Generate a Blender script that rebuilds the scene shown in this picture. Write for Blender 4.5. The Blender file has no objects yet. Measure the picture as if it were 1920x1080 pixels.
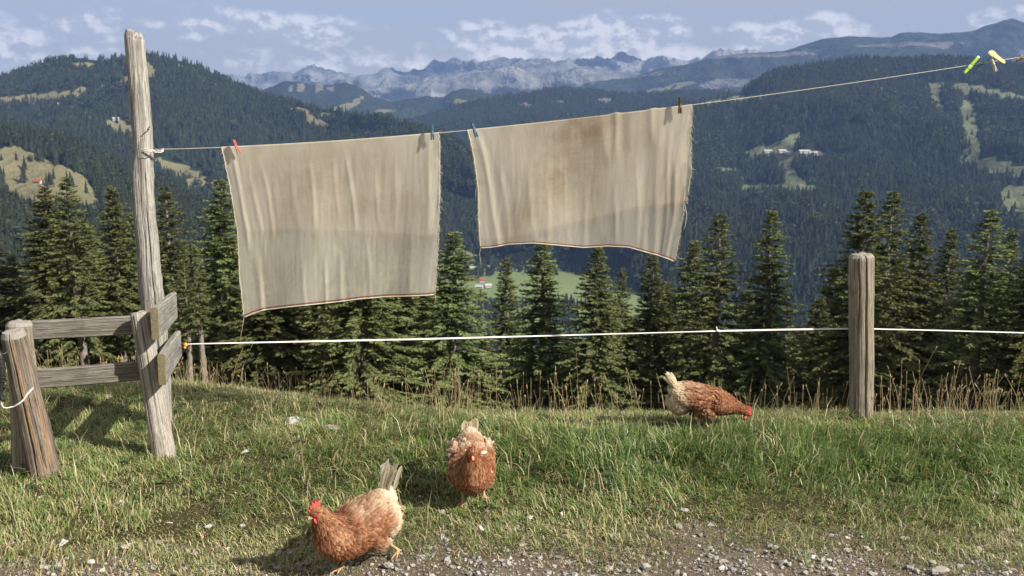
import bpy, bmesh, math, random
import numpy as np
from mathutils import Vector, Matrix, Quaternion

random.seed(7)
RNG = np.random.default_rng(7)
SC = bpy.context.scene
COL = SC.collection
R = math.radians

# ------------------------------------------------------------------ camera
FPX = 1920 * 35.0 / 36.0            # focal length in photo pixels
CAMZ = 1.7
PITCH = math.atan(320.0 / FPX)      # horizon near photo row 220
cam_d = bpy.data.cameras.new('camera')
cam_d.lens = 35.0
cam_d.sensor_width = 36.0
cam_d.clip_start = 0.05
cam_d.clip_end = 120000.0
cam_d.dof.use_dof = True
cam_d.dof.focus_distance = 4.7
cam_d.dof.aperture_fstop = 6.3
cam = bpy.data.objects.new('camera', cam_d)
COL.objects.link(cam)
cam.location = (0, 0, CAMZ)
cam.rotation_euler = (math.pi / 2 - PITCH, 0, 0)
SC.camera = cam

# ------------------------------------------------------------------ sun, sky, exposure
SUN_EL = R(36.5)
SUN_BEHIND = R(31.0)                # sun stands to the right and a little behind the camera
SUNV = Vector((math.cos(SUN_EL) * math.cos(SUN_BEHIND), -math.cos(SUN_EL) * math.sin(SUN_BEHIND), math.sin(SUN_EL)))
sun_d = bpy.data.lights.new('sun', 'SUN')
sun_d.energy = 5.0
sun_d.angle = R(0.55)
sun_d.color = (1.0, 0.93, 0.82)
sun = bpy.data.objects.new('sun', sun_d)
COL.objects.link(sun)
sun.rotation_euler = SUNV.to_track_quat('Z', 'Y').to_euler()

SC.view_settings.view_transform = 'Standard'
SC.view_settings.look = 'None'
SC.view_settings.exposure = 0.74
SC.view_settings.gamma = 1.0
SC.view_settings.use_curve_mapping = False
SC.cycles.use_denoising = True
SC.cycles.max_bounces = 6
SC.cycles.diffuse_bounces = 3
SC.cycles.glossy_bounces = 2
SC.cycles.transmission_bounces = 4
SC.cycles.transparent_max_bounces = 8
SC.cycles.volume_bounces = 0
SC.cycles.sample_clamp_indirect = 6.0


class NT:
    """small helper for node trees"""
    def __init__(s, tree):
        s.t = tree
        tree.nodes.clear()

    def n(s, typ, ins=None, **props):
        nd = s.t.nodes.new(typ)
        for k, v in props.items():
            setattr(nd, k, v)
        for k, v in (ins or {}).items():
            sock = nd.inputs[k]
            if isinstance(v, bpy.types.NodeSocket):
                s.t.links.new(v, sock)
            elif isinstance(v, bpy.types.Node):
                s.t.links.new(v.outputs[0], sock)
            else:
                if isinstance(v, (tuple, list)) and len(v) == 3 and sock.type == 'RGBA':
                    v = (*v, 1.0)
                sock.default_value = v
        return nd

    def math(s, op, a, b=0.0, c=None, clamp=False):
        d = {0: a, 1: b}
        if c is not None:
            d[2] = c
        return s.n('ShaderNodeMath', d, operation=op, use_clamp=clamp).outputs[0]

    def mix(s, fac, a, b, blend='MIX'):
        nd = s.n('ShaderNodeMix', data_type='RGBA', blend_type=blend)
        for i, v in ((0, fac), (6, a), (7, b)):
            sock = nd.inputs[i]
            if isinstance(v, bpy.types.NodeSocket):
                s.t.links.new(v, sock)
            else:
                if isinstance(v, (tuple, list)) and len(v) == 3:
                    v = (*v, 1.0)
                sock.default_value = v
        return nd.outputs[2]

    def ramp(s, fac, stops, interp='LINEAR'):
        nd = s.n('ShaderNodeValToRGB', {0: fac})
        cr = nd.color_ramp
        cr.interpolation = interp
        while len(cr.elements) > 1:
            cr.elements.remove(cr.elements[-1])
        for i, (p, c) in enumerate(stops):
            e = cr.elements[0] if i == 0 else cr.elements.new(p)
            e.position = p
            e.color = (*c, 1.0) if len(c) == 3 else c
        return nd.outputs[0]

    def noise(s, vec, scale, detail=4.0, rough=0.55, dist=0.0):
        nd = s.n('ShaderNodeTexNoise', {'Scale': scale, 'Detail': detail, 'Roughness': rough, 'Distortion': dist})
        if vec is not None:
            s.t.links.new(vec, nd.inputs['Vector'])
        return nd.outputs[0]

    def maprange(s, v, a, b, c=0.0, d=1.0, smooth=True):
        nd = s.n('ShaderNodeMapRange', {0: v, 1: a, 2: b, 3: c, 4: d}, interpolation_type='SMOOTHSTEP' if smooth else 'LINEAR')
        return nd.outputs[0]


world = bpy.data.worlds.new('World')
SC.world = world
world.use_nodes = True


def build_world():
    w = NT(world.node_tree)
    sky = w.n('ShaderNodeTexSky', sky_type='NISHITA', sun_disc=False, sun_elevation=SUN_EL,
              sun_rotation=math.atan2(SUNV.x, SUNV.y), altitude=1400.0, air_density=1.0, dust_density=0.6, ozone_density=1.6)
    tc = w.n('ShaderNodeTexCoord').outputs['Generated']
    sep = w.n('ShaderNodeSeparateXYZ', {0: tc})
    az = w.math('ARCTAN2', sep.outputs[0], sep.outputs[1])
    el = w.math('ARCSINE', sep.outputs[2])
    # --- thin high cloud sheet, drawn out along the horizon
    hv = w.n('ShaderNodeCombineXYZ', {0: w.math('MULTIPLY', az, 3.2), 1: w.math('MULTIPLY', el, 26.0), 2: 4.4}).outputs[0]
    h1 = w.noise(hv, 1.0, 5.0, 0.5, 0.6)
    hv2 = w.n('ShaderNodeCombineXYZ', {0: w.math('MULTIPLY', az, 9.0), 1: w.math('MULTIPLY', el, 60.0), 2: 8.7}).outputs[0]
    h2 = w.noise(hv2, 1.0, 4.0, 0.5, 0.3)
    hs = w.math('ADD', w.math('MULTIPLY', h1, 0.75), w.math('MULTIPLY', h2, 0.25))
    hmask = w.math('MAXIMUM', w.maprange(hs, 0.28, 0.62, 0.68, 0.99), w.maprange(el, 0.075, 0.02, 0.0, 0.85))
    base = w.mix(hmask, sky.outputs[0], (5.5, 5.2, 4.95))
    # --- cumulus rows low over the mountains
    def cum(dx, dy):
        v = w.n('ShaderNodeCombineXYZ', {0: w.math('MULTIPLY', w.math('ADD', az, dx), 15.0),
                                         1: w.math('MULTIPLY', w.math('ADD', el, dy), 23.0), 2: 11.3}).outputs[0]
        return w.noise(v, 1.0, 7.0, 0.60, 0.0)
    c0 = cum(0.0, 0.0)
    c1 = cum(0.006, 0.006)
    big = w.noise(w.n('ShaderNodeCombineXYZ', {0: w.math('MULTIPLY', az, 4.5), 1: w.math('MULTIPLY', el, 9.0), 2: 21.2}).outputs[0], 1.0, 2.0, 0.5)
    lo = w.maprange(el, 0.020, 0.052)
    hi = w.maprange(el, 0.112, 0.082)
    band = w.math('MULTIPLY', lo, hi)
    cov = w.math('ADD', w.math('ADD', c0, w.math('MULTIPLY', w.math('SUBTRACT', big, 0.5), 0.75)), w.math('MULTIPLY', w.math('SUBTRACT', band, 1.0), 0.30))
    cmask = w.maprange(cov, 0.42, 0.59)
    lit = w.maprange(w.math('SUBTRACT', c0, c1), -0.05, 0.055)
    ccol = w.mix(lit, (6.0, 5.85, 5.8), (11.8, 11.0, 10.2))
    fin = w.mix(w.math('MULTIPLY', cmask, 0.80), base, ccol)
    bg = w.n('ShaderNodeBackground', {'Color': fin, 'Strength': 0.062})
    w.n('ShaderNodeOutputWorld', {'Surface': bg.outputs[0]})


build_world()

# ------------------------------------------------------------------ helpers
CP, SP = math.cos(PITCH), math.sin(PITCH)


def P(px, py, Y):
    """world point seen at a photo pixel at ground distance Y in front of the camera"""
    u = (px - 960.0) / FPX
    v = (py - 540.0) / FPX
    t = Y / (CP - v * SP)
    return Vector((u * t, Y, CAMZ - t * (SP + v * CP)))


def P_np(px, py, Y):
    u = (px - 960.0) / FPX
    v = (py - 540.0) / FPX
    t = Y / (CP - v * SP)
    return np.stack([u * t, Y + 0 * t, CAMZ - t * (SP + v * CP)], -1)


def proj_np(V):
    dx, dy, dz = V[..., 0], V[..., 1], V[..., 2] - CAMZ
    zc = dy * CP - dz * SP
    yc = dy * SP + dz * CP
    return 960 + FPX * dx / zc, 540 - FPX * yc / zc


def hash2(ix, iy, seed):
    h = (ix.astype(np.int64) * 374761393 + iy.astype(np.int64) * 668265263 + seed * 974634777) & 0xFFFFFFFF
    h = ((h ^ (h >> 13)) * 1274126177) & 0xFFFFFFFF
    h = h ^ (h >> 16)
    return (h & 0xFFFFFF) / float(0xFFFFFF)


def vnoise(x, y, seed=0):
    x = np.asarray(x, float); y = np.asarray(y, float)
    ix, iy = np.floor(x), np.floor(y)
    fx, fy = x - ix, y - iy
    fx = fx * fx * fx * (fx * (fx * 6 - 15) + 10)
    fy = fy * fy * fy * (fy * (fy * 6 - 15) + 10)
    a = hash2(ix, iy, seed); b = hash2(ix + 1, iy, seed)
    c = hash2(ix, iy + 1, seed); d = hash2(ix + 1, iy + 1, seed)
    return (a * (1 - fx) + b * fx) * (1 - fy) + (c * (1 - fx) + d * fx) * fy


def fbm(x, y, seed=0, oct=5, gain=0.5):
    s = 0; a = 1; tot = 0
    for o in range(oct):
        s = s + a * (vnoise(x * 2 ** o + 17.3 * o, y * 2 ** o - 9.1 * o, seed + o) - 0.5) * 2
        tot += a
        a *= gain
    return s / tot


def ridged(x, y, seed=0, oct=5, gain=0.5):
    s = 0; a = 1; tot = 0
    for o in range(oct):
        s = s + a * (1 - np.abs(vnoise(x * 2 ** o + 11.3 * o, y * 2 ** o + 5.1 * o, seed + o) - 0.5) * 2)
        tot += a
        a *= gain
    return s / tot


def smooth(a, b, x):
    t = np.clip((x - a) / (b - a), 0, 1)
    return t * t * (3 - 2 * t)


def mesh_np(name, V, faces, mat=None, smooth_shade=True, attrs=None):
    """faces: list of int arrays (n,3) or (n,4); attrs: name -> (n,4) colour or (n,) float, per point"""
    me = bpy.data.meshes.new(name)
    V = np.asarray(V, np.float32)
    me.vertices.add(len(V))
    me.vertices.foreach_set('co', V.ravel())
    faces = [np.asarray(f, np.int32) for f in faces if len(f)]
    nl = sum(f.size for f in faces)
    npoly = sum(len(f) for f in faces)
    me.loops.add(nl)
    me.polygons.add(npoly)
    me.loops.foreach_set('vertex_index', np.concatenate([f.ravel() for f in faces]))
    tot = np.concatenate([np.full(len(f), f.shape[1], np.int32) for f in faces])
    st = np.concatenate([[0], np.cumsum(tot)[:-1]]).astype(np.int32)
    me.polygons.foreach_set('loop_start', st)
    me.polygons.foreach_set('use_smooth', np.full(npoly, smooth_shade, bool))
    for k, a in (attrs or {}).items():
        a = np.asarray(a, np.float32)
        if a.ndim == 2:
            at = me.color_attributes.new(k, 'FLOAT_COLOR', 'POINT')
            if a.shape[1] == 3:
                a = np.concatenate([a, np.ones((len(a), 1), np.float32)], 1)
            at.data.foreach_set('color', a.ravel())
        else:
            at = me.attributes.new(k, 'FLOAT', 'POINT')
            at.data.foreach_set('value', a.ravel())
    me.update(calc_edges=True)
    if mat:
        me.materials.append(mat)
    return me


def obj(name, me, parent=None, loc=None):
    o = bpy.data.objects.new(name, me)
    COL.objects.link(o)
    if parent is not None:
        o.parent = parent
    if loc is not None:
        o.location = loc
    return o


def tag(o, label=None, cat=None, group=None, kind=None):
    if label:
        o['label'] = label
    if cat:
        o['category'] = cat
    if group:
        o['group'] = group
    if kind:
        o['kind'] = kind
    return o


def empty(name, loc=(0, 0, 0)):
    o = bpy.data.objects.new(name, None)
    COL.objects.link(o)
    o.location = loc
    o.empty_display_size = 0.1
    return o


def copy_tree(o, parent=None):
    c = o.copy()
    COL.objects.link(c)
    c.parent = parent
    for ch in list(o.children):
        copy_tree(ch, c)
    return c


def grid_faces(nr, nc, close=False):
    i, j = np.meshgrid(np.arange(nr - 1), np.arange(nc if close else nc - 1), indexing='ij')
    j2 = (j + 1) % nc
    return np.stack([i * nc + j, i * nc + j2, (i + 1) * nc + j2, (i + 1) * nc + j], -1).reshape(-1, 4)


def material(name):
    m = bpy.data.materials.new(name)
    m.use_nodes = True
    return m, NT(m.node_tree)


def out(t, surf=None, disp=None):
    d = {}
    if surf is not None:
        d['Surface'] = surf
    return t.n('ShaderNodeOutputMaterial', d)


def bump(t, h, strength=0.3, dist=0.01):
    return t.n('ShaderNodeBump', {'Height': h, 'Strength': strength, 'Distance': dist}).outputs[0]


def principled(t, col, rough=0.8, normal=None, spec=0.25):
    d = {'Base Color': col, 'Roughness': rough, 'Specular IOR Level': spec}
    if normal is not None:
        d['Normal'] = normal
    return t.n('ShaderNodeBsdfPrincipled', d).outputs[0]


def simple_mat(name, col, rough=0.6, spec=0.3, var=0.15, scale=30.0):
    m, t = material(name)
    tc = t.n('ShaderNodeTexCoord').outputs['Object']
    n = t.noise(tc, scale, 4.0)
    dark = tuple(c * (1 - var) for c in col)
    lite = tuple(min(1, c * (1 + var)) for c in col)
    c = t.mix(n, dark, lite)
    out(t, principled(t, c, rough, bump(t, n, 0.2, 0.001), spec))
    return m


def tube_arrays(pts, rad, n=8, cap=True):
    """round tube along points; rad scalar or list"""
    pts = [Vector(p) for p in pts]
    if not hasattr(rad, '__len__'):
        rad = [rad] * len(pts)
    V = []; F = []
    up = Vector((0, 0, 1))
    prev = None
    for i, p in enumerate(pts):
        a = pts[max(0, i - 1)]; b = pts[min(len(pts) - 1, i + 1)]
        d = (b - a).normalized()
        if prev is None:
            x = d.cross(up)
            if x.length < 1e-3:
                x = d.cross(Vector((1, 0, 0)))
            x.normalize()
        else:
            x = (prev - d * prev.dot(d)).normalized()
        prev = x
        y = d.cross(x)
        for k in range(n):
            an = 2 * math.pi * k / n
            V.append(p + (x * math.cos(an) + y * math.sin(an)) * rad[i])
    F = grid_faces(len(pts), n, True).tolist()
    if cap:
        F.append(list(range(n))[::-1])
        F.append([(len(pts) - 1) * n + k for k in range(n)])
    return [tuple(v) for v in V], F


def mesh_py(name, V, F, mat, smooth_shade=True):
    me = bpy.data.meshes.new(name)
    me.from_pydata([tuple(v) for v in V], [], [list(map(int, f)) for f in F])
    me.polygons.foreach_set('use_smooth', [smooth_shade] * len(me.polygons))
    me.update()
    if mat:
        me.materials.append(mat)
    return me


class MB:
    """collects pieces into one mesh"""
    def __init__(s):
        s.V = []; s.F = []

    def add(s, V, F):
        o = len(s.V)
        s.V += [tuple(v) for v in V]
        s.F += [[int(i) + o for i in f] for f in F]
        return s

    def tube(s, pts, rad, n=8):
        return s.add(*tube_arrays(pts, rad, n))

    def ellipsoid(s, c, r, nu=12, nv=8, rot=None):
        V = []
        for j in range(nv + 1):
            th = math.pi * j / nv
            for i in range(nu):
                ph = 2 * math.pi * i / nu
                v = Vector((r[0] * math.sin(th) * math.cos(ph), r[1] * math.sin(th) * math.sin(ph), r[2] * math.cos(th)))
                if rot is not None:
                    v = rot @ v
                V.append(Vector(c) + v)
        return s.add(V, grid_faces(nv + 1, nu, True))

    def build(s, name, mat, parent=None, smooth_shade=True):
        return obj(name, mesh_py(name, s.V, s.F, mat, smooth_shade), parent)

# ------------------------------------------------------------------ the near hillside
def crest(x):
    return 5.45 + np.minimum(0.33 * np.maximum(0, -np.asarray(x, float)) ** 1.25, 3.6)


def ground_z(x, y):
    x = np.asarray(x, float); y = np.asarray(y, float)
    xe = np.where(y > 5.0, x / np.maximum(y, 5.0) * 5.6, x)
    d = y - crest(np.where(y > 5.0, np.maximum(xe, x), x))
    k = 0.325 - 0.055 * smooth(-0.3, -2.6, xe)
    soft = (np.sqrt(d * d + 0.06) + d) / 2
    z = -k * soft
    z = z + 0.05 * smooth(3.9, 4.7, y) * smooth(-3.5, 0.5, x)
    z = z + 0.018 * fbm(x * 1.3, y * 1.3, 5, 3) * smooth(2.0, 3.5, y) * (y < 12)
    z = z + np.where(y > 12, 0.25 * fbm(x * 0.15, y * 0.15, 9, 3) * np.clip((y - 12) / 20, 0, 1), 0)
    return np.maximum(z, -266.0)


def gz(x, y):
    return float(ground_z(np.array([x]), np.array([y]))[0])


def G(px, py):
    """where the sight line of a photo pixel meets the near ground"""
    Y = 2.5
    while Y < 12:
        p = P(px, py, Y)
        if p.z <= gz(p.x, p.y):
            break
        Y += 0.005
    return Vector((p.x, p.y, gz(p.x, p.y)))


def track_edge(x):
    return 3.84 + 0.05 * x + 0.13 * fbm(x * 1.1 + 3, x * 0 + 2, 21, 3)


def ground_material():
    m, t = material('turf_soil_and_gravel')
    pos = t.n('ShaderNodeNewGeometry').outputs['Position']
    a = t.n('ShaderNodeAttribute', attribute_name='grassy').outputs['Fac']
    n1 = t.noise(pos, 9.0, 6.0, 0.65)
    n2 = t.noise(pos, 60.0, 5.0, 0.7)
    n3 = t.noise(pos, 2.3, 3.0)
    soil = t.ramp(n2, [(0.25, (0.050, 0.038, 0.027)), (0.5, (0.125, 0.099, 0.071)), (0.75, (0.24, 0.205, 0.16))])
    soil2 = t.mix(t.maprange(n1, 0.4, 0.65), soil, (0.165, 0.135, 0.10))
    turf = t.ramp(n2, [(0.3, (0.020, 0.018, 0.009)), (0.55, (0.060, 0.052, 0.024)), (0.8, (0.16, 0.135, 0.07))])
    f = t.maprange(t.math('ADD', a, t.math('MULTIPLY', t.math('SUBTRACT', n1, 0.5), 0.6)), 0.35, 0.65)
    c = t.mix(f, soil2, turf)
    h = t.math('ADD', n2, n1)
    out(t, principled(t, c, 0.95, bump(t, h, 0.9, 0.012), 0.1))
    return m


MAT_GROUND = ground_material()


def build_ground():
    xs = np.arange(-5.2, 5.201, 0.037); ys = np.arange(1.6, 10.0, 0.035)
    X, Y = np.meshgrid(xs, ys)
    Z = ground_z(X, Y)
    g = smooth(-0.12, 0.25, Y - track_edge(X))
    Z = Z + 0.010 * fbm(X * 9, Y * 9, 31, 3) + 0.012 * fbm(X * 3.1, Y * 3.1, 33, 2)
    Z = Z - 0.012 * (1 - g)
    V = np.stack([X, Y, Z], -1).reshape(-1, 3)
    me = mesh_np('ground', V, [grid_faces(len(ys), len(xs))], MAT_GROUND, True, {'grassy': g.ravel()})
    tag(obj('ground', me), 'grassy bank and gravel verge under the washing line', None, None, 'structure')
    # the slope that falls away behind the bank, down to the valley
    sx = np.sinh(np.linspace(-6.2, 6.2, 180)) / math.sinh(6.2) * 900
    sy = np.concatenate([np.linspace(-80, 1.4, 20), np.linspace(1.6, 12, 40), np.geomspace(13, 1000, 90)])
    X, Y = np.meshgrid(sx, sy)
    Z = ground_z(X, Y)
    near = (np.abs(X) < 5.4) & (Y > 1.3) & (Y < 10.3)
    Z = Z - np.where(near, 0.12, 0.0)
    g = smooth(-0.12, 0.25, Y - track_edge(np.clip(X, -7, 7)))
    me = mesh_np('hillside', np.stack([X, Y, Z], -1).reshape(-1, 3), [grid_faces(len(sy), len(sx))], MAT_GROUND, True, {'grassy': g.ravel()})
    tag(obj('hillside', me), 'steep hillside falling away behind the crest', None, None, 'structure')


build_ground()

# ------------------------------------------------------------------ mountains
def mountain_material(name, forest, meadow, rock, tree_scale, bump_d):
    m, t = material(name)
    pos = t.n('ShaderNodeNewGeometry').outputs['Position']
    md = t.n('ShaderNodeAttribute', attribute_name='meadow').outputs['Fac']
    rk = t.n('ShaderNodeAttribute', attribute_name='rock').outputs['Fac']
    n1 = t.noise(pos, tree_scale, 4.0, 0.7)
    n2 = t.noise(pos, tree_scale * 0.08, 5.0, 0.6)
    fo = t.mix(t.maprange(n1, 0.35, 0.7), tuple(c * 0.55 for c in forest), tuple(c * 1.35 for c in forest))
    me = t.mix(n2, tuple(c * 0.72 for c in meadow), tuple(c * 1.3 for c in meadow))
    ro = t.mix(t.maprange(n1, 0.3, 0.7), tuple(c * 0.6 for c in rock), tuple(c * 1.25 for c in rock))
    f = t.maprange(t.math('ADD', md, t.math('MULTIPLY', t.math('SUBTRACT', n2, 0.5), 0.5)), 0.42, 0.58)
    c = t.mix(f, fo, me)
    f2 = t.maprange(t.math('ADD', rk, t.math('MULTIPLY', t.math('SUBTRACT', n1, 0.5), 0.7)), 0.42, 0.62)
    c = t.mix(f2, c, ro)
    out(t, principled(t, c, 1.0, bump(t, n1, 0.8, bump_d), 0.0))
    return m


def ell_mask(px, py, ells, seed):
    m = np.full(px.shape, -1.0)
    for e in ells:
        cx, cy, rx, ry = e[:4]
        a = R(e[4]) if len(e) > 4 else 0.0
        dx, dy = px - cx, py - cy
        u = (dx * math.cos(a) + dy * math.sin(a)) / rx
        v = (-dx * math.sin(a) + dy * math.cos(a)) / ry
        m = np.maximum(m, 1 - (u * u + v * v))
    m = m + 0.55 * fbm(px / 20.0, py / 8.0, seed, 5, 0.65)
    return smooth(-0.25, 0.05, m)


class Layer:
    """a mountain flank from a foot line up to a ridge line (both read off the photo), with real depth, and a far side"""
    def __init__(s, name, label, ridge, Dr, foot, Df, mat, relief, lam, ncol=260, nrow=110, x0=-500, x1=2420, meadows=(), rocks=(), seed=0, gam=1.0, jag=0.0, jaglam=25.0, rockfn=None, jagr=False):
        px = np.linspace(x0, x1, ncol)
        rp = np.array(ridge, float)
        ry = np.interp(px, rp[:, 0], rp[:, 1])
        ry = ry - jag * (2.2 * (ridged(px / jaglam, px * 0 + 0.5, seed + 77, 5, 0.55) - 0.62) if jagr else fbm(px / jaglam, px * 0 + 0.5, seed + 77, 4, 0.55))
        D1 = np.interp(px, *np.array(Dr, float).T) if hasattr(Dr, '__len__') else np.full(ncol, float(Dr))
        D0 = np.interp(px, *np.array(Df, float).T) if hasattr(Df, '__len__') else np.full(ncol, float(Df))
        if foot is None:        # the flank runs right down to the valley floor
            sl = (CAMZ + 268.0) / D0
            fy = 540 + FPX * (sl * CP - SP) / (CP + sl * SP)
        else:
            fp = np.array(foot, float)
            fy = np.interp(px, fp[:, 0], fp[:, 1])
        sv = np.linspace(0, 1, nrow)
        S = sv[:, None]
        PX = np.broadcast_to(px, (nrow, ncol))
        PY = fy + (ry - fy) * S ** gam
        D = D0 * (D1 / D0) ** S
        V = P_np(PX, PY, D)
        env = np.clip(S * 5, 0, 1) * np.clip((1 - S) * 6, 0.0, 1) ** 0.8
        rel = ridged(V[..., 0] / lam, V[..., 1] / lam, seed + 3, 5) - 0.62 + 0.5 * fbm(V[..., 0] / (lam * 2.5), V[..., 1] / (lam * 2.5), seed + 8, 3)
        V[..., 2] += relief * rel * env
        V[..., 1] += relief * 1.5 * fbm(V[..., 0] / lam, V[..., 2] / (lam * 0.5), seed + 5, 4) * env
        back = []
        for k in (0.01, 0.03, 0.06, 0.1):
            b = V[-1].copy()
            sc = 1 + k
            b[:, 0] *= sc; b[:, 1] *= sc
            b[:, 2] -= k * D1 * 0.5
            back.append(b)
        Vf = np.concatenate([V, np.array(back)], 0)
        ppx, ppy = proj_np(V)
        s.V, s.px, s.ppx, s.ppy = V, px, ppx, ppy
        md = ell_mask(ppx, ppy, meadows, seed + 41) if meadows else np.zeros(ppx.shape)
        rk = ell_mask(ppx, ppy, rocks, seed + 51) if rocks else np.zeros(ppx.shape)
        if rockfn is not None:
            rk = np.maximum(rk, rockfn(V, S, ppx, ppy))
        s.md, s.rk = md, rk
        z4 = np.zeros((4, ncol))
        me = mesh_np(name, Vf.reshape(-1, 3), [grid_faces(nrow + 4, ncol)], mat, True,
                     {'meadow': np.concatenate([md, z4 + md[-1]]).ravel(), 'rock': np.concatenate([rk, z4 + rk[-1]]).ravel()})
        tag(obj(name, me), label, None, None, 'structure')

    def at(s, px, py):
        j = int(np.argmin(np.abs(s.px - px)))
        col = s.ppy[:, j]
        i = int(np.argmin(np.abs(col - py)))
        return Vector(s.V[i, j])

    def scatter(s, n, px0=-160, px1=2080, seed=1, dens=None, keep_out=0.35):
        """points spread evenly over the wooded part of the flank"""
        rng = np.random.default_rng(seed)
        V = s.V
        a = V[:-1, :-1]; b = V[:-1, 1:]; c = V[1:, :-1]; d = V[1:, 1:]
        ar = np.linalg.norm(np.cross(b - a, c - a), axis=-1) * 0.5 + np.linalg.norm(np.cross(b - d, c - d), axis=-1) * 0.5
        w = ar * np.maximum(np.clip(1 - 1.25 * s.md[:-1, :-1], 0, 1) ** 2, 0.012) * (s.rk[:-1, :-1] < 0.5)
        w = w * np.clip(0.75 + 1.1 * fbm(V[:-1, :-1, 0] / 160.0, V[:-1, :-1, 1] / 160.0, seed + 60, 4), 0.08, 1.2)
        cx = s.px[:-1]
        w = w * ((cx > px0) & (cx < px1))[None, :]
        if dens is not None:
            w = w * dens(s.ppx[:-1, :-1], s.ppy[:-1, :-1])
        w = w.ravel(); w = w / w.sum()
        idx = rng.choice(len(w), n, p=w)
        i, j = np.divmod(idx, V.shape[1] - 1)
        u, v = rng.random(n)[:, None], rng.random(n)[:, None]
        pts = (V[i, j] * (1 - u) + V[i, j + 1] * u) * (1 - v) + (V[i + 1, j] * (1 - u) + V[i + 1, j + 1] * u) * v
        return pts


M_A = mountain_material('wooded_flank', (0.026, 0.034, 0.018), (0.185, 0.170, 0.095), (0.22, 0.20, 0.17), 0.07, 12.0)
M_E = mountain_material('shade_toned_wooded_flank', (0.018, 0.026, 0.017), (0.135, 0.15, 0.085), (0.15, 0.145, 0.13), 0.07, 12.0)  # darker copy of the wooded flank, with the slope's shade put into its colours
M_C = mountain_material('far_wooded_ridge', (0.030, 0.040, 0.024), (0.16, 0.16, 0.085), (0.16, 0.15, 0.135), 0.035, 25.0)
M_F = mountain_material('cliff_ridge', (0.035, 0.043, 0.034), (0.09, 0.09, 0.065), (0.13, 0.125, 0.12), 0.012, 60.0)
M_G = mountain_material('bare_alp', (0.16, 0.16, 0.15), (0.16, 0.155, 0.14), (0.22, 0.215, 0.20), 0.0035, 160.0)
M_V = mountain_material('valley_floor', (0.040, 0.050, 0.022), (0.16, 0.205, 0.09), (0.3, 0.28, 0.24), 0.03, 3.0)


def steep_rock(amount, lam, seed):
    def fn(V, S, ppx, ppy):
        n = fbm(V[..., 0] / lam, V[..., 2] / (lam * 0.35), seed, 4)
        return np.clip(0.5 + n * 0.9 + amount - 0.4 * (1 - S), 0, 1)
    return fn


# farthest range
L_far = Layer('far_alps', 'farthest pale jagged alps under the clouds',
    [(-600, 150), (300, 150), (420, 143), (470, 140), (520, 137), (548, 141), (570, 130), (590, 123), (612, 134), (640, 139), (690, 146), (708, 140), (722, 128), (738, 130), (760, 134),
     (795, 130), (812, 113), (830, 118), (850, 110), (880, 112), (905, 118), (930, 112), (960, 108), (985, 113), (1010, 113), (1040, 118), (1070, 114), (1110, 110), (1140, 106), (1165, 99), (1190, 108), (1225, 113), (1260, 112),
     (1300, 112), (1325, 100), (1350, 88), (1372, 96), (1395, 93), (1420, 100), (1600, 105), (2500, 100)], 11200, [(-600, 230), (2500, 230)], 9600, M_G, 380, 1000, 760, 60, seed=3, jag=9.0, jaglam=30.0, jagr=True, rockfn=steep_rock(0.15, 1500, 5))
L_far2 = Layer('nearer_alps', 'blue grey alp with ribbed flanks in front of the far range',
    [(-600, 240), (560, 215), (640, 185), (700, 168), (760, 158), (790, 150), (812, 140), (870, 141), (905, 134), (935, 130), (962, 125), (985, 131), (1010, 138), (1040, 136), (1080, 126), (1130, 130), (1200, 140), (1300, 165), (1500, 190), (2500, 240)],
    9000, [(-600, 260), (2500, 260)], 7600, M_G, 330, 650, 520, 60, seed=13, jag=3.5, jaglam=26.0, jagr=True, rockfn=steep_rock(-0.12, 750, 6))
# long cliff ridge on the right
L_F = Layer('cliff_ridge', 'long blue ridge with cliff bands above the right slope',
    [(-600, 260), (1000, 215), (1080, 163), (1150, 150), (1230, 137), (1290, 120), (1330, 108), (1375, 101), (1430, 98), (1475, 95), (1500, 86), (1540, 73), (1590, 68), (1650, 70), (1672, 69), (1690, 61), (1720, 60), (1760, 63), (1800, 61), (1825, 58), (1850, 48), (1872, 42), (1897, 34), (1920, 42), (1980, 60), (2200, 70), (2500, 80)],
    7200, [(-600, 300), (2500, 240)], 5200, M_F, 230, 620, 480, 80, seed=23, jag=1.5, jaglam=12.0, rockfn=lambda V, S, ppx, ppy: smooth(0.2, 0.45, fbm(V[..., 0] / 900, V[..., 2] / 60, 12, 4) + 0.15) * smooth(0.55, 0.75, S) * 0.8)
# rounded pasture hill, centre right
L_D = Layer('pasture_hill', 'rounded hill with pale pastures below the cliff ridge',
    [(-600, 300), (900, 240), (1050, 186), (1075, 168), (1100, 155), (1160, 148), (1200, 140), (1235, 128), (1280, 122), (1325, 123), (1360, 133), (1400, 141), (1450, 150), (1550, 175), (2500, 300)],
    7600, [(-600, 330), (2500, 330)], 5000, M_C, 170, 500, 300, 80, seed=33, jag=2.0, jaglam=9.0, meadows=[(1235, 152, 75, 9), (1330, 150, 30, 6), (1130, 158, 25, 4), (1230, 168, 50, 4)], rocks=[(1185, 148, 10, 5)])
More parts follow.
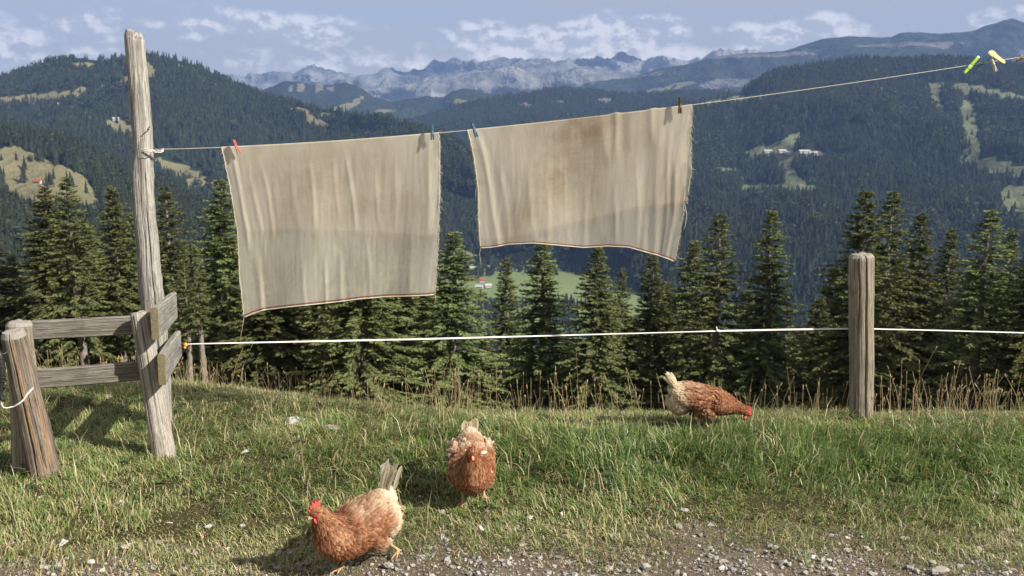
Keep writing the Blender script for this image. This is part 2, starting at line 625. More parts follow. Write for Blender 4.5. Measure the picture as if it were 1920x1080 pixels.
# craggy knob, centre left
L_B = Layer('craggy_knob', 'dark craggy knob with pale cliff faces between the two slopes',
    [(-600, 300), (380, 230), (480, 172), (510, 163), (530, 152), (560, 153), (585, 160), (597, 154), (612, 162), (628, 157), (650, 155), (670, 160), (685, 170), (700, 182), (735, 190), (760, 186), (800, 180), (830, 183), (845, 172), (870, 165), (890, 168), (915, 176), (960, 182), (1040, 200), (1200, 230), (2500, 320)],
    6200, [(-600, 340), (2500, 340)], 3900, M_C, 150, 420, 420, 100, seed=43, jag=2.2, jaglam=8.0, meadows=[(640, 203, 34, 6, -18), (668, 190, 16, 4, -35), (720, 208, 22, 3), (855, 190, 22, 4)], rocks=[(565, 164, 8, 9), (597, 163, 6, 10), (545, 166, 6, 6), (620, 166, 5, 6)])
# dark wooded ridge behind the second cloth
L_C = Layer('dark_ridge', 'dark blue wooded ridge behind the second cloth',
    [(-600, 330), (560, 260), (700, 238), (800, 215), (840, 202), (880, 190), (925, 183), (960, 178), (1000, 174), (1030, 167), (1060, 165), (1100, 170), (1180, 176), (1300, 172), (1400, 178), (1600, 200), (2500, 300)],
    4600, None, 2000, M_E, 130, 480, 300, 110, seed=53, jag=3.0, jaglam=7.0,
    meadows=[(855, 322, 34, 9, -22), (838, 352, 26, 5), (870, 412, 40, 7, -8), (900, 435, 30, 6), (830, 395, 14, 4)], rocks=[(985, 200, 10, 8), (1130, 190, 18, 5), (1050, 192, 10, 4)])
# right-hand wooded mountain
L_E = Layer('wooded_slope', 'broad dark blue forested slope with clearings on the right',
    [(-600, 480), (700, 340), (900, 300), (1050, 262), (1200, 216), (1300, 193), (1385, 176), (1405, 163), (1430, 146), (1470, 133), (1520, 124), (1560, 120), (1620, 111), (1680, 117), (1740, 113), (1800, 116), (1860, 121), (1920, 124), (2100, 110), (2500, 90)],
    [(-600, 2600), (1000, 2500), (1400, 3300), (2500, 3300)], None, [(-600, 1900), (900, 1850), (1080, 1750), (1180, 1560), (1400, 1000), (2500, 800)],
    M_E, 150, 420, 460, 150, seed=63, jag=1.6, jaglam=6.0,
    meadows=[(1440, 284, 52, 13, -12), (1485, 262, 26, 8, -20), (1520, 292, 30, 8), (1490, 296, 70, 9), (960, 495, 120, 10), (1010, 480, 60, 9), (1460, 357, 86, 11), (1480, 330, 36, 16, 50), (1365, 322, 34, 9), (1372, 192, 85, 9, -8), (1815, 240, 17, 62, -8), (1868, 314, 75, 13, 8), (1752, 188, 11, 34, -18),
             (1845, 175, 85, 12, 10), (1908, 385, 40, 36), (1815, 405, 60, 4, 8), (1640, 170, 30, 5)], rocks=[(1500, 289, 44, 5)])
# left-hand mountain
L_A = Layer('heath_mountain', 'broad wooded mountain with pale heath patches on the left',
    [(-600, 170), (-200, 160), (0, 143), (30, 135), (62, 124), (95, 113), (125, 107), (160, 110), (185, 114), (215, 110), (245, 103), (275, 100), (310, 108), (340, 115), (375, 125), (405, 141), (440, 160), (480, 176), (520, 187), (580, 200), (640, 209), (700, 220), (760, 236), (840, 262), (920, 300), (1020, 360), (1200, 430), (2500, 520)],
    [(-600, 2900), (300, 3000), (700, 2600), (1000, 2100), (2500, 1900)], None, [(-600, 1050), (500, 1200), (780, 1650), (1000, 1900), (2500, 1900)],
    M_A, 165, 420, 460, 150, seed=73, jag=1.2, jaglam=6.0,
    meadows=[(70, 186, 108, 11, -4), (150, 176, 20, 9, -10), (210, 164, 34, 7, -12), (238, 152, 14, 9), (310, 173, 12, 6), (226, 242, 34, 13, 22), (345, 328, 62, 16, 26), (385, 345, 36, 5, 18), (272, 128, 22, 12, 40), (345, 128, 24, 4, 10), (592, 228, 26, 8, 25), (560, 207, 18, 5, 10), (612, 215, 14, 4), (150, 122, 26, 5), (940, 476, 80, 15)])
# nearer left shoulder with the farm meadow
L_A2 = Layer('farm_shoulder', 'near wooded shoulder with a sloping farm meadow on the left',
    [(-600, 190), (-100, 220), (0, 238), (60, 246), (130, 268), (200, 300), (260, 328), (330, 360), (400, 392), (470, 430), (560, 480), (700, 560), (2500, 700)],
    [(-600, 1750), (300, 1500), (700, 900), (2500, 800)], [(-600, 640), (2500, 760)], [(-600, 500), (300, 520), (700, 600), (2500, 600)], M_A, 45, 230, 300, 120, seed=83, jag=1.0, jaglam=6.0,
    x0=-500, x1=900, meadows=[(58, 326, 92, 34, 24), (120, 352, 70, 34, 28), (10, 310, 40, 22), (60, 372, 60, 22, 20)])
# valley floor
def build_valley():
    xs = np.sinh(np.linspace(-5.0, 5.0, 200)) / math.sinh(5.0) * 5200 + 80; ys = np.geomspace(620, 9000, 120)
    X, Y = np.meshgrid(xs, ys)
    Z = -264 + 10 * fbm(X / 380, Y / 380, 91, 4)
    V = np.stack([X, Y, Z], -1)
    px, py = proj_np(V)
    md = np.maximum(smooth(-0.22, -0.02, fbm(X / 300, Y / 420, 95, 3) + 0.08), ell_mask(px, py, [(985, 545, 170, 60), (905, 485, 60, 20)], 3))
    me = mesh_np('valley', V.reshape(-1, 3), [grid_faces(len(ys), len(xs))], M_V, True, {'meadow': md.ravel(), 'rock': np.zeros(md.size)})
    tag(obj('valley', me), 'green valley floor between the mountain slopes', None, None, 'structure')
    g = mesh_np('lowland', [(-15900, -390, -296.9), (15900, -390, -296.9), (15900, 12500, -296.9), (-15900, 12500, -296.9)], [[(0, 1, 2, 3)]], M_V, False, {'meadow': np.zeros(4), 'rock': np.zeros(4)})
    tag(obj('terrain', g), 'wide low ground out to the horizon', None, None, 'structure')


build_valley()

# ------------------------------------------------------------------ spruces
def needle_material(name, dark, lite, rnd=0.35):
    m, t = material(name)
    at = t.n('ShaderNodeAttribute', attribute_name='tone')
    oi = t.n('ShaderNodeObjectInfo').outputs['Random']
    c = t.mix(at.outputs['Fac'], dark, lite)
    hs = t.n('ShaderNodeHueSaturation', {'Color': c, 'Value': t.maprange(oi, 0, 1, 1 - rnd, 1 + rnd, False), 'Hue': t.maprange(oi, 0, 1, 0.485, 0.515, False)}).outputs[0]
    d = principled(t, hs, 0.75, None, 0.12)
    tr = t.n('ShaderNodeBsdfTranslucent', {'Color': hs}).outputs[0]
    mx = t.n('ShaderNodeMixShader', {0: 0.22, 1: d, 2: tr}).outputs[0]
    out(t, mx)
    return m


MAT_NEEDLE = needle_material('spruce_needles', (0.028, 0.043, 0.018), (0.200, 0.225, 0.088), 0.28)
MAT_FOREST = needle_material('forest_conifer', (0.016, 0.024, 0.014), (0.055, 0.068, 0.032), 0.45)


def bark_material():
    m, t = material('spruce_bark')
    tc = t.n('ShaderNodeTexCoord').outputs['Object']
    mp = t.n('ShaderNodeMapping', {'Vector': tc, 'Scale': (7, 7, 1.6)}).outputs[0]
    n = t.noise(mp, 1.0, 6.0, 0.7)
    c = t.ramp(n, [(0.3, (0.10, 0.085, 0.07)), (0.55, (0.23, 0.205, 0.175)), (0.75, (0.38, 0.35, 0.31))])
    out(t, principled(t, c, 0.95, bump(t, n, 0.8, 0.03), 0.1))
    return m


MAT_BARK = bark_material()


def spruce_meshes(seed, H=16.0, Rad=2.5, base=0.06, gap=0.0, dense=1.0, sparse_low=0.0):
    """trunk mesh and crown mesh of a spruce with its root at the origin"""
    rng = np.random.default_rng(seed)
    # trunk
    nr, ns = 26, 9
    hh = np.linspace(-0.8, H * 0.985, nr)
    rr = 0.0135 * H * (1 - np.clip(hh / H, 0, 1)) ** 0.85 + 0.012
    wob = np.stack([0.06 * np.sin(hh * 0.5 + seed), 0.06 * np.cos(hh * 0.41 + seed * 2)], -1) * (hh[:, None] / H)
    an = np.arange(ns) * 2 * math.pi / ns
    V = np.stack([wob[:, :1] + rr[:, None] * np.cos(an), wob[:, 1:] + rr[:, None] * np.sin(an), np.repeat(hh[:, None], ns, 1)], -1).reshape(-1, 3)
    tv, tf = [V], [grid_faces(nr, ns, True)]
    off = len(V)
    # bare dead branches low on the stem
    dv, df = [], []
    for k in range(26):
        z = rng.uniform(0.03, 0.55) * H
        a = rng.uniform(0, 2 * math.pi)
        L = rng.uniform(0.35, 1.0) * Rad * 0.45
        d = np.array([math.cos(a), math.sin(a), rng.uniform(-0.35, 0.1)])
        p0 = np.array([0, 0, z]); p1 = p0 + d * L * 0.6; p2 = p0 + d * L + np.array([0, 0, 0.05])
        side = np.array([-math.sin(a), math.cos(a), 0]) * 0.014
        upv = np.array([0, 0, 0.018])
        q = np.array([p0 + side, p0 - side, p0 + upv, p1 + side * .7, p1 - side * .7, p1 + upv * .7, p2])
        b = off + len(dv) * 7
        dv.append(q)
        df += [(b, b + 1, b + 4, b + 3), (b + 1, b + 2, b + 5, b + 4), (b + 2, b, b + 3, b + 5)]
    tv += dv
    tri = []
    for k in range(len(dv)):
        b = off + k * 7
        tri += [(b + 3, b + 4, b + 6), (b + 4, b + 5, b + 6), (b + 5, b + 3, b + 6)]
    trunk = mesh_np('trunk', np.concatenate(tv), [np.concatenate([tf[0], np.array(df)]), np.array(tri)], MAT_BARK, True)
    # crown: whorled boughs, each a fan of many small needle sprays
    B0, B1, B2, TW, TN = [], [], [], [], []     # spray base, tip, side vector, tone
    h = base * H
    while h < H * 0.992:
        fr = 1 - h / H
        prof = 1.12 * (fr ** 0.84) * (1.0 - 0.30 * max(0, fr - 0.75) / 0.25)
        n = int(rng.integers(4, 8)) if fr > 0.08 else 5
        a0 = rng.uniform(0, 2 * math.pi)
        for k in range(n):
            if rng.random() < gap * (0.5 + fr):
                continue
            a = a0 + 2 * math.pi * (k + rng.uniform(-0.3, 0.3)) / n
            L = Rad * prof * rng.uniform(0.5, 1.22) + 0.10
            hz = h + rng.uniform(-0.2, 0.2)
            p_up = 0.55 * (1 - fr) ** 1.5 + 0.10
            droop = (0.18 + 0.70 * fr) * rng.uniform(0.6, 1.35)
            tipup = 0.30 * fr
            ca, sa = math.cos(a), math.sin(a)
            m = max(4, int(L / 0.085 * dense))
            t = np.sort(rng.uniform(0.10 if fr < 0.5 else 0.22, 1.0, m))
            z = hz + L * (p_up * t - droop * t ** 1.6 + tipup * t ** 4)
            pos = np.stack([ca * L * t, sa * L * t, z], -1)
            slope = p_up - 1.6 * droop * t ** 0.6 + 4 * tipup * t ** 3
            fw = np.stack([np.full(m, ca), np.full(m, sa), slope], -1)
            fw /= np.linalg.norm(fw, axis=1, keepdims=True)
            sd = np.array([-sa, ca, 0.0])
            for rep in range(4):
                sg = rng.choice([-1.0, 1.0], m) if rep < 2 else rng.uniform(-0.45, 0.45, m)
                ln = (0.16 + 0.20 * L * 0.42 * (1.15 - t)) * rng.uniform(0.7, 1.35, m)
                ln = np.minimum(ln, 0.55)
                if rep == 3:
                    ln = ln * 0.85
                dn = rng.uniform(0.05, 0.55, m) * (0.35 + fr) if rep < 2 else (rng.uniform(-0.1, 0.25, m) if rep == 2 else rng.uniform(0.9, 2.2, m) * (0.25 + fr))
                dirv = fw * rng.uniform(0.5, 0.95, m)[:, None] + sd * (sg * rng.uniform(0.55, 1.0, m))[:, None]
                dirv[:, 2] -= dn
                dirv /= np.linalg.norm(dirv, axis=1, keepdims=True)
                b = pos + rng.normal(0, 0.018, (m, 3))
                rv = rng.normal(0, 1, (m, 3)) + np.array([0, 0, 0.4])
                sv = np.cross(dirv, rv)
                sv /= np.linalg.norm(sv, axis=1, keepdims=True) + 1e-6
                B0.append(b); B1.append(b + dirv * ln[:, None]); B2.append(sv * (ln * rng.uniform(0.16, 0.27, m))[:, None])
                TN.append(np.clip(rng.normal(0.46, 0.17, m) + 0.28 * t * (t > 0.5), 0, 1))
        h += (0.13 + 0.13 * fr) * rng.uniform(0.8, 1.25) / max(0.5, dense) ** 0.4 * (1 + sparse_low * fr)
    # leader
    B0.append(np.array([[0, 0, H * 0.96]])); B1.append(np.array([[0, 0, H * 1.012]])); B2.append(np.array([[0.05, 0, 0]])); TN.append(np.array([0.6]))
    b0, b1, sv, tn = np.concatenate(B0), np.concatenate(B1), np.concatenate(B2), np.concatenate(TN)
    mid = b0 * 0.45 + b1 * 0.55
    n = len(b0)
    V = np.stack([b0, mid + sv, b1, mid - sv], 1).reshape(-1, 3)
    F = np.arange(n * 4).reshape(n, 4)
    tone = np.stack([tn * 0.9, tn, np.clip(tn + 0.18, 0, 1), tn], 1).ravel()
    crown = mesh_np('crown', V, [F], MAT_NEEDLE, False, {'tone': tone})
    return trunk, crown


SPR = [spruce_meshes(11, 16, 2.3, 0.05, 0.05),
       spruce_meshes(12, 16, 2.7, 0.04, 0.12, 1.0),
       spruce_meshes(13, 16, 1.9, 0.07, 0.10),
       spruce_meshes(14, 16, 2.5, 0.05, 0.20, 0.9, 0.3),
       spruce_meshes(15, 16, 2.9, 0.03, 0.05, 1.1),
       spruce_meshes(16, 16, 1.7, 0.42, 0.22, 0.9, 0.3)]


def plant_spruce(px, py, Y, var, wide=1.0, label=None, group=None, rot=None, H=None):
    top = P(px, py, Y)
    zb = gz(top.x, Y)
    if H is None:
        H = top.z - zb
    root = empty('spruce_tree', (top.x, Y, zb))
    s = H / 16.0
    sw = s ** 0.55 * 1.38 * wide * random.uniform(0.9, 1.12)
    root.scale = (sw, sw, s)
    root.rotation_euler = (R(random.uniform(-1.8, 1.8)), R(random.uniform(-1.8, 1.8)), random.uniform(0, 6.28) if rot is None else rot)
    for nm, me in zip(('trunk', 'crown'), SPR[var]):
        obj(nm, me, root)
    tag(root, label, 'tree', group)
    return root


NEAR = [  # px, py of the tip, distance, variant, width, label
    (20, 478, 52, 2, 0.9, 'small spruce at the left border of the picture, lower than its neighbours'),
    (74, 350, 50, 4, 0.95, 'dense dark spruce left of the pale one, first full tree from the left edge'),
    (133, 333, 45, 3, 1.0, 'tall yellow-green spruce with pale trunk showing, left of the clothesline post'),
    (208, 348, 49, 2, 1.0, 'slim spruce with bare pale stem just left of the tall clothesline post'),
    (278, 420, 58, 0, 1.0, 'spruce mostly hidden behind the tall clothesline post'),
    (318, 352, 52, 3, 0.95, 'spruce with open crown just right of the tall clothesline post'),
    (404, 338, 43, 1, 1.05, 'broad spruce whose crown runs behind the left edge of the first cloth'),
    (344, 470, 37, 5, 0.7, 'thin spruce with bare grey trunk, first of the pair right of the fence boards'),
    (371, 455, 36, 5, 0.75, 'thin spruce with bare grey trunk, second of the pair right of the fence boards'),
    (500, 440, 40, 4, 1.15, 'big spruce below the left corner of the first cloth, sweeping boughs'),
    (590, 430, 44, 1, 1.0, 'spruce hidden by the first cloth, boughs showing under its middle'),
    (668, 410, 38, 4, 1.15, 'big bushy spruce below the right half of the first cloth'),
    (742, 440, 50, 0, 0.9, 'shaded spruce under the right corner of the first cloth'),
    (843, 436, 44, 1, 1.1, 'broad spruce right of the first cloth, filling the gap between the cloths'),
    (955, 484, 56, 2, 0.95, 'narrow pointed spruce standing before the green valley meadow'),
    (1018, 448, 52, 0, 1.0, 'spruce with its tip touching the hem of the second cloth'),
    (1113, 462, 50, 0, 1.05, 'dark spruce below the middle of the second cloth'),
    (1168, 505, 66, 2, 0.8, 'thin pale green spruce tip between two darker trees under the second cloth'),
    (1217, 478, 54, 0, 0.9, 'spruce just left of the lowest corner of the second cloth'),
    (1292, 452, 55, 1, 0.95, 'spruce right of the lowest corner of the second cloth'),
    (1346, 402, 50, 3, 1.1, 'tall broad spruce first right of the second cloth'),
    (1447, 394, 50, 0, 1.0, 'free-standing pointed spruce midway between second cloth and right fence post'),
    (1622, 358, 47, 1, 1.1, 'tallest spruce, its top rising over the right fence post'),
    (1668, 360, 50, 3, 0.95, 'tall spruce with open top just right of the right fence post'),
    (1715, 398, 53, 0, 0.95, 'spruce second to the right of the right fence post'),
    (1776, 428, 58, 2, 1.0, 'slender dark spruce between two larger ones at the right'),
    (1846, 394, 44, 3, 1.1, 'spruce with long pale bare trunk near the right edge'),
    (1900, 426, 52, 5, 0.95, 'thin-crowned spruce cut by the right edge of the picture'),
]
for t in NEAR:
    plant_spruce(*t[:5], label=t[5], group='spruces behind the fence')
BACK = [(105, 430, 58, 1), (160, 410, 56, 4), (240, 400, 60, 1), (300, 430, 56, 4), (425, 420, 55, 0), (475, 430, 50, 4), (535, 440, 46, 1), (610, 450, 48, 4), (720, 450, 46, 4), (775, 470, 50, 1), (170, 455, 60, 0), (245, 470, 64, 4), (-40, 420, 52, 4), (-110, 380, 50, 1), (355, 480, 62, 4), (450, 470, 58, 0), (545, 480, 60, 4), (625, 470, 62, 0), (700, 470, 60, 1), (790, 520, 58, 4), (905, 640, 58, 4), (985, 625, 60, 0),
        (1065, 640, 56, 4), (1140, 545, 60, 0), (1255, 530, 60, 4), (1395, 545, 58, 1), (1320, 520, 64, 0), (1500, 610, 62, 4), (1575, 500, 56, 4), (1745, 520, 64, 4), (1815, 500, 60, 0), (1880, 510, 62, 4), (1690, 500, 62, 1), (1960, 420, 50, 1),
        (2040, 380, 46, 4), (2130, 360, 52, 0), (2240, 340, 46, 1), (2330, 330, 50, 4), (2430, 330, 44, 0), (2540, 320, 50, 4), (2000, 440, 60, 4), (2180, 420, 62, 1), (1950, 470, 42, 4), (1535, 560, 54, 0), (1425, 590, 56, 4), (1180, 590, 52, 4), (1030, 650, 54, 1)]
for b in BACK:
    plant_spruce(*b, 1.05, 'dark spruce in the shaded rows behind the front trees', 'spruces in the shaded back rows')


# ------------------------------------------------------------------ far woods
def conifer_mesh(seed, name='conifer'):
    rng = np.random.default_rng(seed)
    V, F, T = [], [], []
    tiers = 5
    for k in range(tiers):
        z0 = 0.08 + 0.17 * k
        z1 = min(1.0, z0 + 0.34)
        r = 0.165 * (1 - k / (tiers + 0.3)) * rng.uniform(0.9, 1.1)
        n = 10
        b = len(V)
        a0 = rng.uniform(0, 6.28)
        for i in range(n):
            rr = r * (1.0 if i % 2 else 0.55) * rng.uniform(0.8, 1.2)
            a = a0 + 2 * math.pi * i / n
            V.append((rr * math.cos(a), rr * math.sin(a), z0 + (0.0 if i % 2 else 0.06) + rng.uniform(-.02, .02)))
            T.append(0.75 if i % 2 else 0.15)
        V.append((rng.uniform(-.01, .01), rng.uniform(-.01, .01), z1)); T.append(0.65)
        F += [(b + i, b + (i + 1) % n, b + n) for i in range(n)]
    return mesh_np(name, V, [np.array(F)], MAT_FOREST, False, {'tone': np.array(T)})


def broadleaf_mesh(seed):
    rng = np.random.default_rng(seed)
    V, F, T = [], [], []
    for k in range(70):
        d = rng.normal(0, 1, 3); d /= np.linalg.norm(d)
        c = np.array([0, 0, 0.52]) + d * np.array([0.30, 0.30, 0.40]) * rng.uniform(0.6, 1.0)
        a = rng.normal(0, 1, 3); a /= np.linalg.norm(a)
        b_ = np.cross(d, a); b_ /= np.linalg.norm(b_) + 1e-6
        r = rng.uniform(0.07, 0.13)
        o = len(V)
        V += [c + a * r, c + b_ * r, c - a * r * 0.6 - b_ * r * 0.6]
        F.append((o, o + 1, o + 2)); T += [rng.uniform(0.7, 1.3)] * 3
    return mesh_np('broadleaf', V, [np.array(F)], MAT_FOREST, False, {'tone': np.array(T)})


LONE = []
for i, (px, py, h, lab) in enumerate([(28, 345, 26, 'single dark conifer left of the red-roofed farmhouse on the meadow'),
                                      (27, 321, 20, 'lone conifer at the top left of the farm meadow'),
                                      (84, 344, 17, 'conifer standing just right of the red-roofed farmhouse'),
                                      (104, 308, 13, 'round pale green broadleaf tree at the upper edge of the farm meadow')]):
    p = L_A2.at(px, py)
    o = obj('conifer_tree' if i < 3 else 'broadleaf_tree', conifer_mesh(100 + i) if i < 3 else broadleaf_mesh(7), None, p)
    o.scale = (h * 1.3, h * 1.3, h) if i < 3 else (h, h, h)
    tag(o, lab, 'tree', 'lone trees on the farm meadow')
    LONE.append(o)


def forest(name, label, pts, hmin, hmax, seed, wide=1.0):
    rng = np.random.default_rng(seed)
    n = len(pts)
    pts = pts.copy()
    hs = (hmin + (hmax - hmin) * rng.beta(1.8, 2.2, n)) * (0.8 + 0.4 * vnoise(pts[:, 0] / 90.0, pts[:, 1] / 90.0, seed + 3))
    pts[:, 2] -= hs * 0.10
    me = bpy.data.meshes.new(name)
    me.vertices.add(n)
    me.vertices.foreach_set('co', pts.astype(np.float32).ravel())
    for k, a in (('hs', hs), ('rz', rng.uniform(0, 6.28, n)), ('wd', rng.uniform(0.8, 1.45, n) * wide), ('kind_no', np.where(rng.random(n) < 0.06 + 0.22 * (fbm(pts[:, 0] / 260.0, pts[:, 1] / 260.0, seed + 31, 3) > 0.18), 3, rng.integers(0, 3, n)).astype(float))):
        at = me.attributes.new(k, 'FLOAT', 'POINT')
        at.data.foreach_set('value', a.astype(np.float32))
    me.update()
    o = obj(name, me)
    ng = bpy.data.node_groups.new(name + '_scatter', 'GeometryNodeTree')
    ng.interface.new_socket('Geometry', in_out='INPUT', socket_type='NodeSocketGeometry')
    ng.interface.new_socket('Geometry', in_out='OUTPUT', socket_type='NodeSocketGeometry')
    N, Lk = ng.nodes, ng.links
    gi, go = N.new('NodeGroupInput'), N.new('NodeGroupOutput')

    def attr(nm):
        a = N.new('GeometryNodeInputNamedAttribute')
        a.data_type = 'FLOAT'
        a.inputs['Name'].default_value = nm
        return a.outputs['Attribute']
    join = N.new('GeometryNodeJoinGeometry')
    mp = N.new('GeometryNodeMeshToPoints')
    Lk.new(gi.outputs[0], mp.inputs['Mesh'])
    w = N.new('ShaderNodeMath'); w.operation = 'MULTIPLY'
    Lk.new(attr('hs'), w.inputs[0]); Lk.new(attr('wd'), w.inputs[1])
    sc = N.new('ShaderNodeCombineXYZ')
    Lk.new(w.outputs[0], sc.inputs[0]); Lk.new(w.outputs[0], sc.inputs[1]); Lk.new(attr('hs'), sc.inputs[2])
    ro = N.new('ShaderNodeCombineXYZ')
    Lk.new(attr('rz'), ro.inputs[2])
    for k in range(4):
        oi = N.new('GeometryNodeObjectInfo')
        oi.transform_space = 'ORIGINAL'
        oi.inputs['Object'].default_value = LONE[k]
        oi.inputs['As Instance'].default_value = True
        cmp_ = N.new('FunctionNodeCompare')
        cmp_.data_type = 'FLOAT'; cmp_.operation = 'EQUAL'
        Lk.new(attr('kind_no'), cmp_.inputs[0])
        cmp_.inputs[1].default_value = float(k)
        cmp_.inputs['Epsilon'].default_value = 0.1
        iop = N.new('GeometryNodeInstanceOnPoints')
        Lk.new(mp.outputs[0], iop.inputs['Points'])
        Lk.new(cmp_.outputs[0], iop.inputs['Selection'])
        Lk.new(oi.outputs['Geometry'], iop.inputs['Instance'])
        Lk.new(ro.outputs[0], iop.inputs['Rotation'])
        Lk.new(sc.outputs[0], iop.inputs['Scale'])
        Lk.new(iop.outputs[0], join.inputs[0])
    Lk.new(join.outputs[0], go.inputs[0])
    md = o.modifiers.new('scatter', 'NODES')
    md.node_group = ng
    tag(o, label, 'forest', None, 'stuff')
    return o


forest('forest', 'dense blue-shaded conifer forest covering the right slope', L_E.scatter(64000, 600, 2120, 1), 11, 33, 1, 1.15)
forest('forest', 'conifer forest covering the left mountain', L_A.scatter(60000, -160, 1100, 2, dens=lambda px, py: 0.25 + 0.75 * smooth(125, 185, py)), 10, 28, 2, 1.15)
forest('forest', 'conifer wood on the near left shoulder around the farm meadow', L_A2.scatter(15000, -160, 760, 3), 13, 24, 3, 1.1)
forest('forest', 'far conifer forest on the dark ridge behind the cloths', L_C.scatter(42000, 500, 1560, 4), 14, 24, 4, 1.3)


def valley_woods():
    rng = np.random.default_rng(9)
    x = rng.uniform(-350, 700, 30000); y = rng.uniform(1050, 2700, 30000)
    f = fbm(x / 130, y / 220, 97, 3)
    V = np.stack([x, y, -264 + 10 * fbm(x / 380, y / 380, 91, 4)], -1)
    px, py = proj_np(V)
    k = (f > 0.16) | (ell_mask(px, py, [(925, 498, 45, 9), (1120, 500, 60, 14), (1130, 520, 60, 18), (960, 470, 90, 12)], 5) > 0.5)
    k &= ~(ell_mask(px, py, [(985, 540, 110, 26), (1060, 540, 50, 26), (920, 480, 20, 10)], 6) > 0.5)
    forest('forest', 'small woods on the green valley floor', V[k][:9000], 11, 19, 5)


valley_woods()

# ------------------------------------------------------------------ weathered wood
def wood_material(name, dark, mid, lite, patch, patch_amt=0.35, zscale=1.5, fine=70.0, axis=2):
    m, t = material(name)
    tc = t.n('ShaderNodeTexCoord').outputs['Object']
    s = [fine, fine, fine]; s[axis] = zscale
    mp = t.n('ShaderNodeMapping', {'Vector': tc, 'Scale': tuple(s)}).outputs[0]
    s2 = [16.0, 16.0, 16.0]; s2[axis] = 1.2
    mp2 = t.n('ShaderNodeMapping', {'Vector': tc, 'Scale': tuple(s2)}).outputs[0]
    g = t.noise(mp, 1.0, 5.0, 0.6, 0.4)
    g2 = t.noise(mp2, 1.0, 5.0, 0.6, 0.8)
    sp = t.noise(tc, 45.0, 4.0, 0.7)
    mix1 = t.math('ADD', t.math('MULTIPLY', g, 0.6), t.math('MULTIPLY', g2, 0.4))
    c = t.ramp(mix1, [(0.33, dark), (0.48, mid), (0.64, lite)])
    pm = t.maprange(g2, 0.52, 0.64, 0.0, patch_amt)
    c = t.mix(pm, c, patch)
    c = t.mix(t.maprange(sp, 0.60, 0.74, 0.0, 0.55), c, tuple(x * 0.45 for x in mid))
    bl = t.noise(t.n('ShaderNodeMapping', {'Vector': tc, 'Scale': tuple(14.0 if i != axis else 6.0 for i in range(3))}).outputs[0], 1.0, 5.0, 0.7, 0.5)
    c = t.mix(t.maprange(bl, 0.50, 0.66, 0.0, 0.55), c, tuple(v * 0.62 for v in mid))
    c = t.mix(t.maprange(bl, 0.42, 0.30, 0.0, 0.4), c, tuple(min(1, v * 1.08) for v in lite))
    g3 = t.noise(t.n('ShaderNodeMapping', {'Vector': tc, 'Scale': tuple(v * 3.2 for v in s)}).outputs[0], 1.0, 3.0, 0.7)
    c = t.mix(t.maprange(g3, 0.50, 0.66, 0.0, 0.8), c, tuple(v * 0.8 for v in dark))
    c = t.mix(t.maprange(g3, 0.46, 0.30, 0.0, 0.35), c, lite)
    h = t.math('ADD', t.math('ADD', t.math('MULTIPLY', g, 1.0), t.math('MULTIPLY', g2, 0.9)), t.math('MULTIPLY', g3, -0.8))
    out(t, principled(t, c, 0.92, bump(t, h, 1.0, 0.009), 0.12))
    return m


W_TALL = wood_material('silver_log', (0.085, 0.078, 0.068), (0.33, 0.315, 0.285), (0.55, 0.535, 0.49), (0.20, 0.155, 0.11), 0.4)
W_PALE = wood_material('pale_log', (0.16, 0.145, 0.125), (0.40, 0.37, 0.325), (0.55, 0.52, 0.47), (0.30, 0.22, 0.15), 0.3)
W_BROWN = wood_material('half_barked_log', (0.07, 0.055, 0.042), (0.21, 0.175, 0.14), (0.33, 0.295, 0.25), (0.40, 0.235, 0.115), 0.75)
W_GREY = wood_material('grey_log', (0.10, 0.085, 0.062), (0.29, 0.255, 0.20), (0.42, 0.385, 0.315), (0.19, 0.14, 0.09), 0.4)
W_RAIL = wood_material('grey_plank', (0.07, 0.065, 0.055), (0.20, 0.185, 0.16), (0.34, 0.32, 0.28), (0.14, 0.12, 0.09), 0.35, 1.5, 75.0, 0)
W_BOARD = wood_material('silver_board', (0.13, 0.12, 0.105), (0.29, 0.28, 0.255), (0.40, 0.39, 0.36), (0.22, 0.20, 0.17), 0.3, 1.5, 75.0, 0)
M_MOSS = simple_mat('mossy_end_grain', (0.15, 0.13, 0.075), 0.95, 0.1, 0.55, 90.0)
M_TOPGRAIN = simple_mat('bleached_end_grain', (0.27, 0.25, 0.22), 0.95, 0.1, 0.4, 120.0)
M_WIRE = simple_mat('rusty_wire', (0.09, 0.06, 0.045), 0.6, 0.4, 0.4, 200.0)


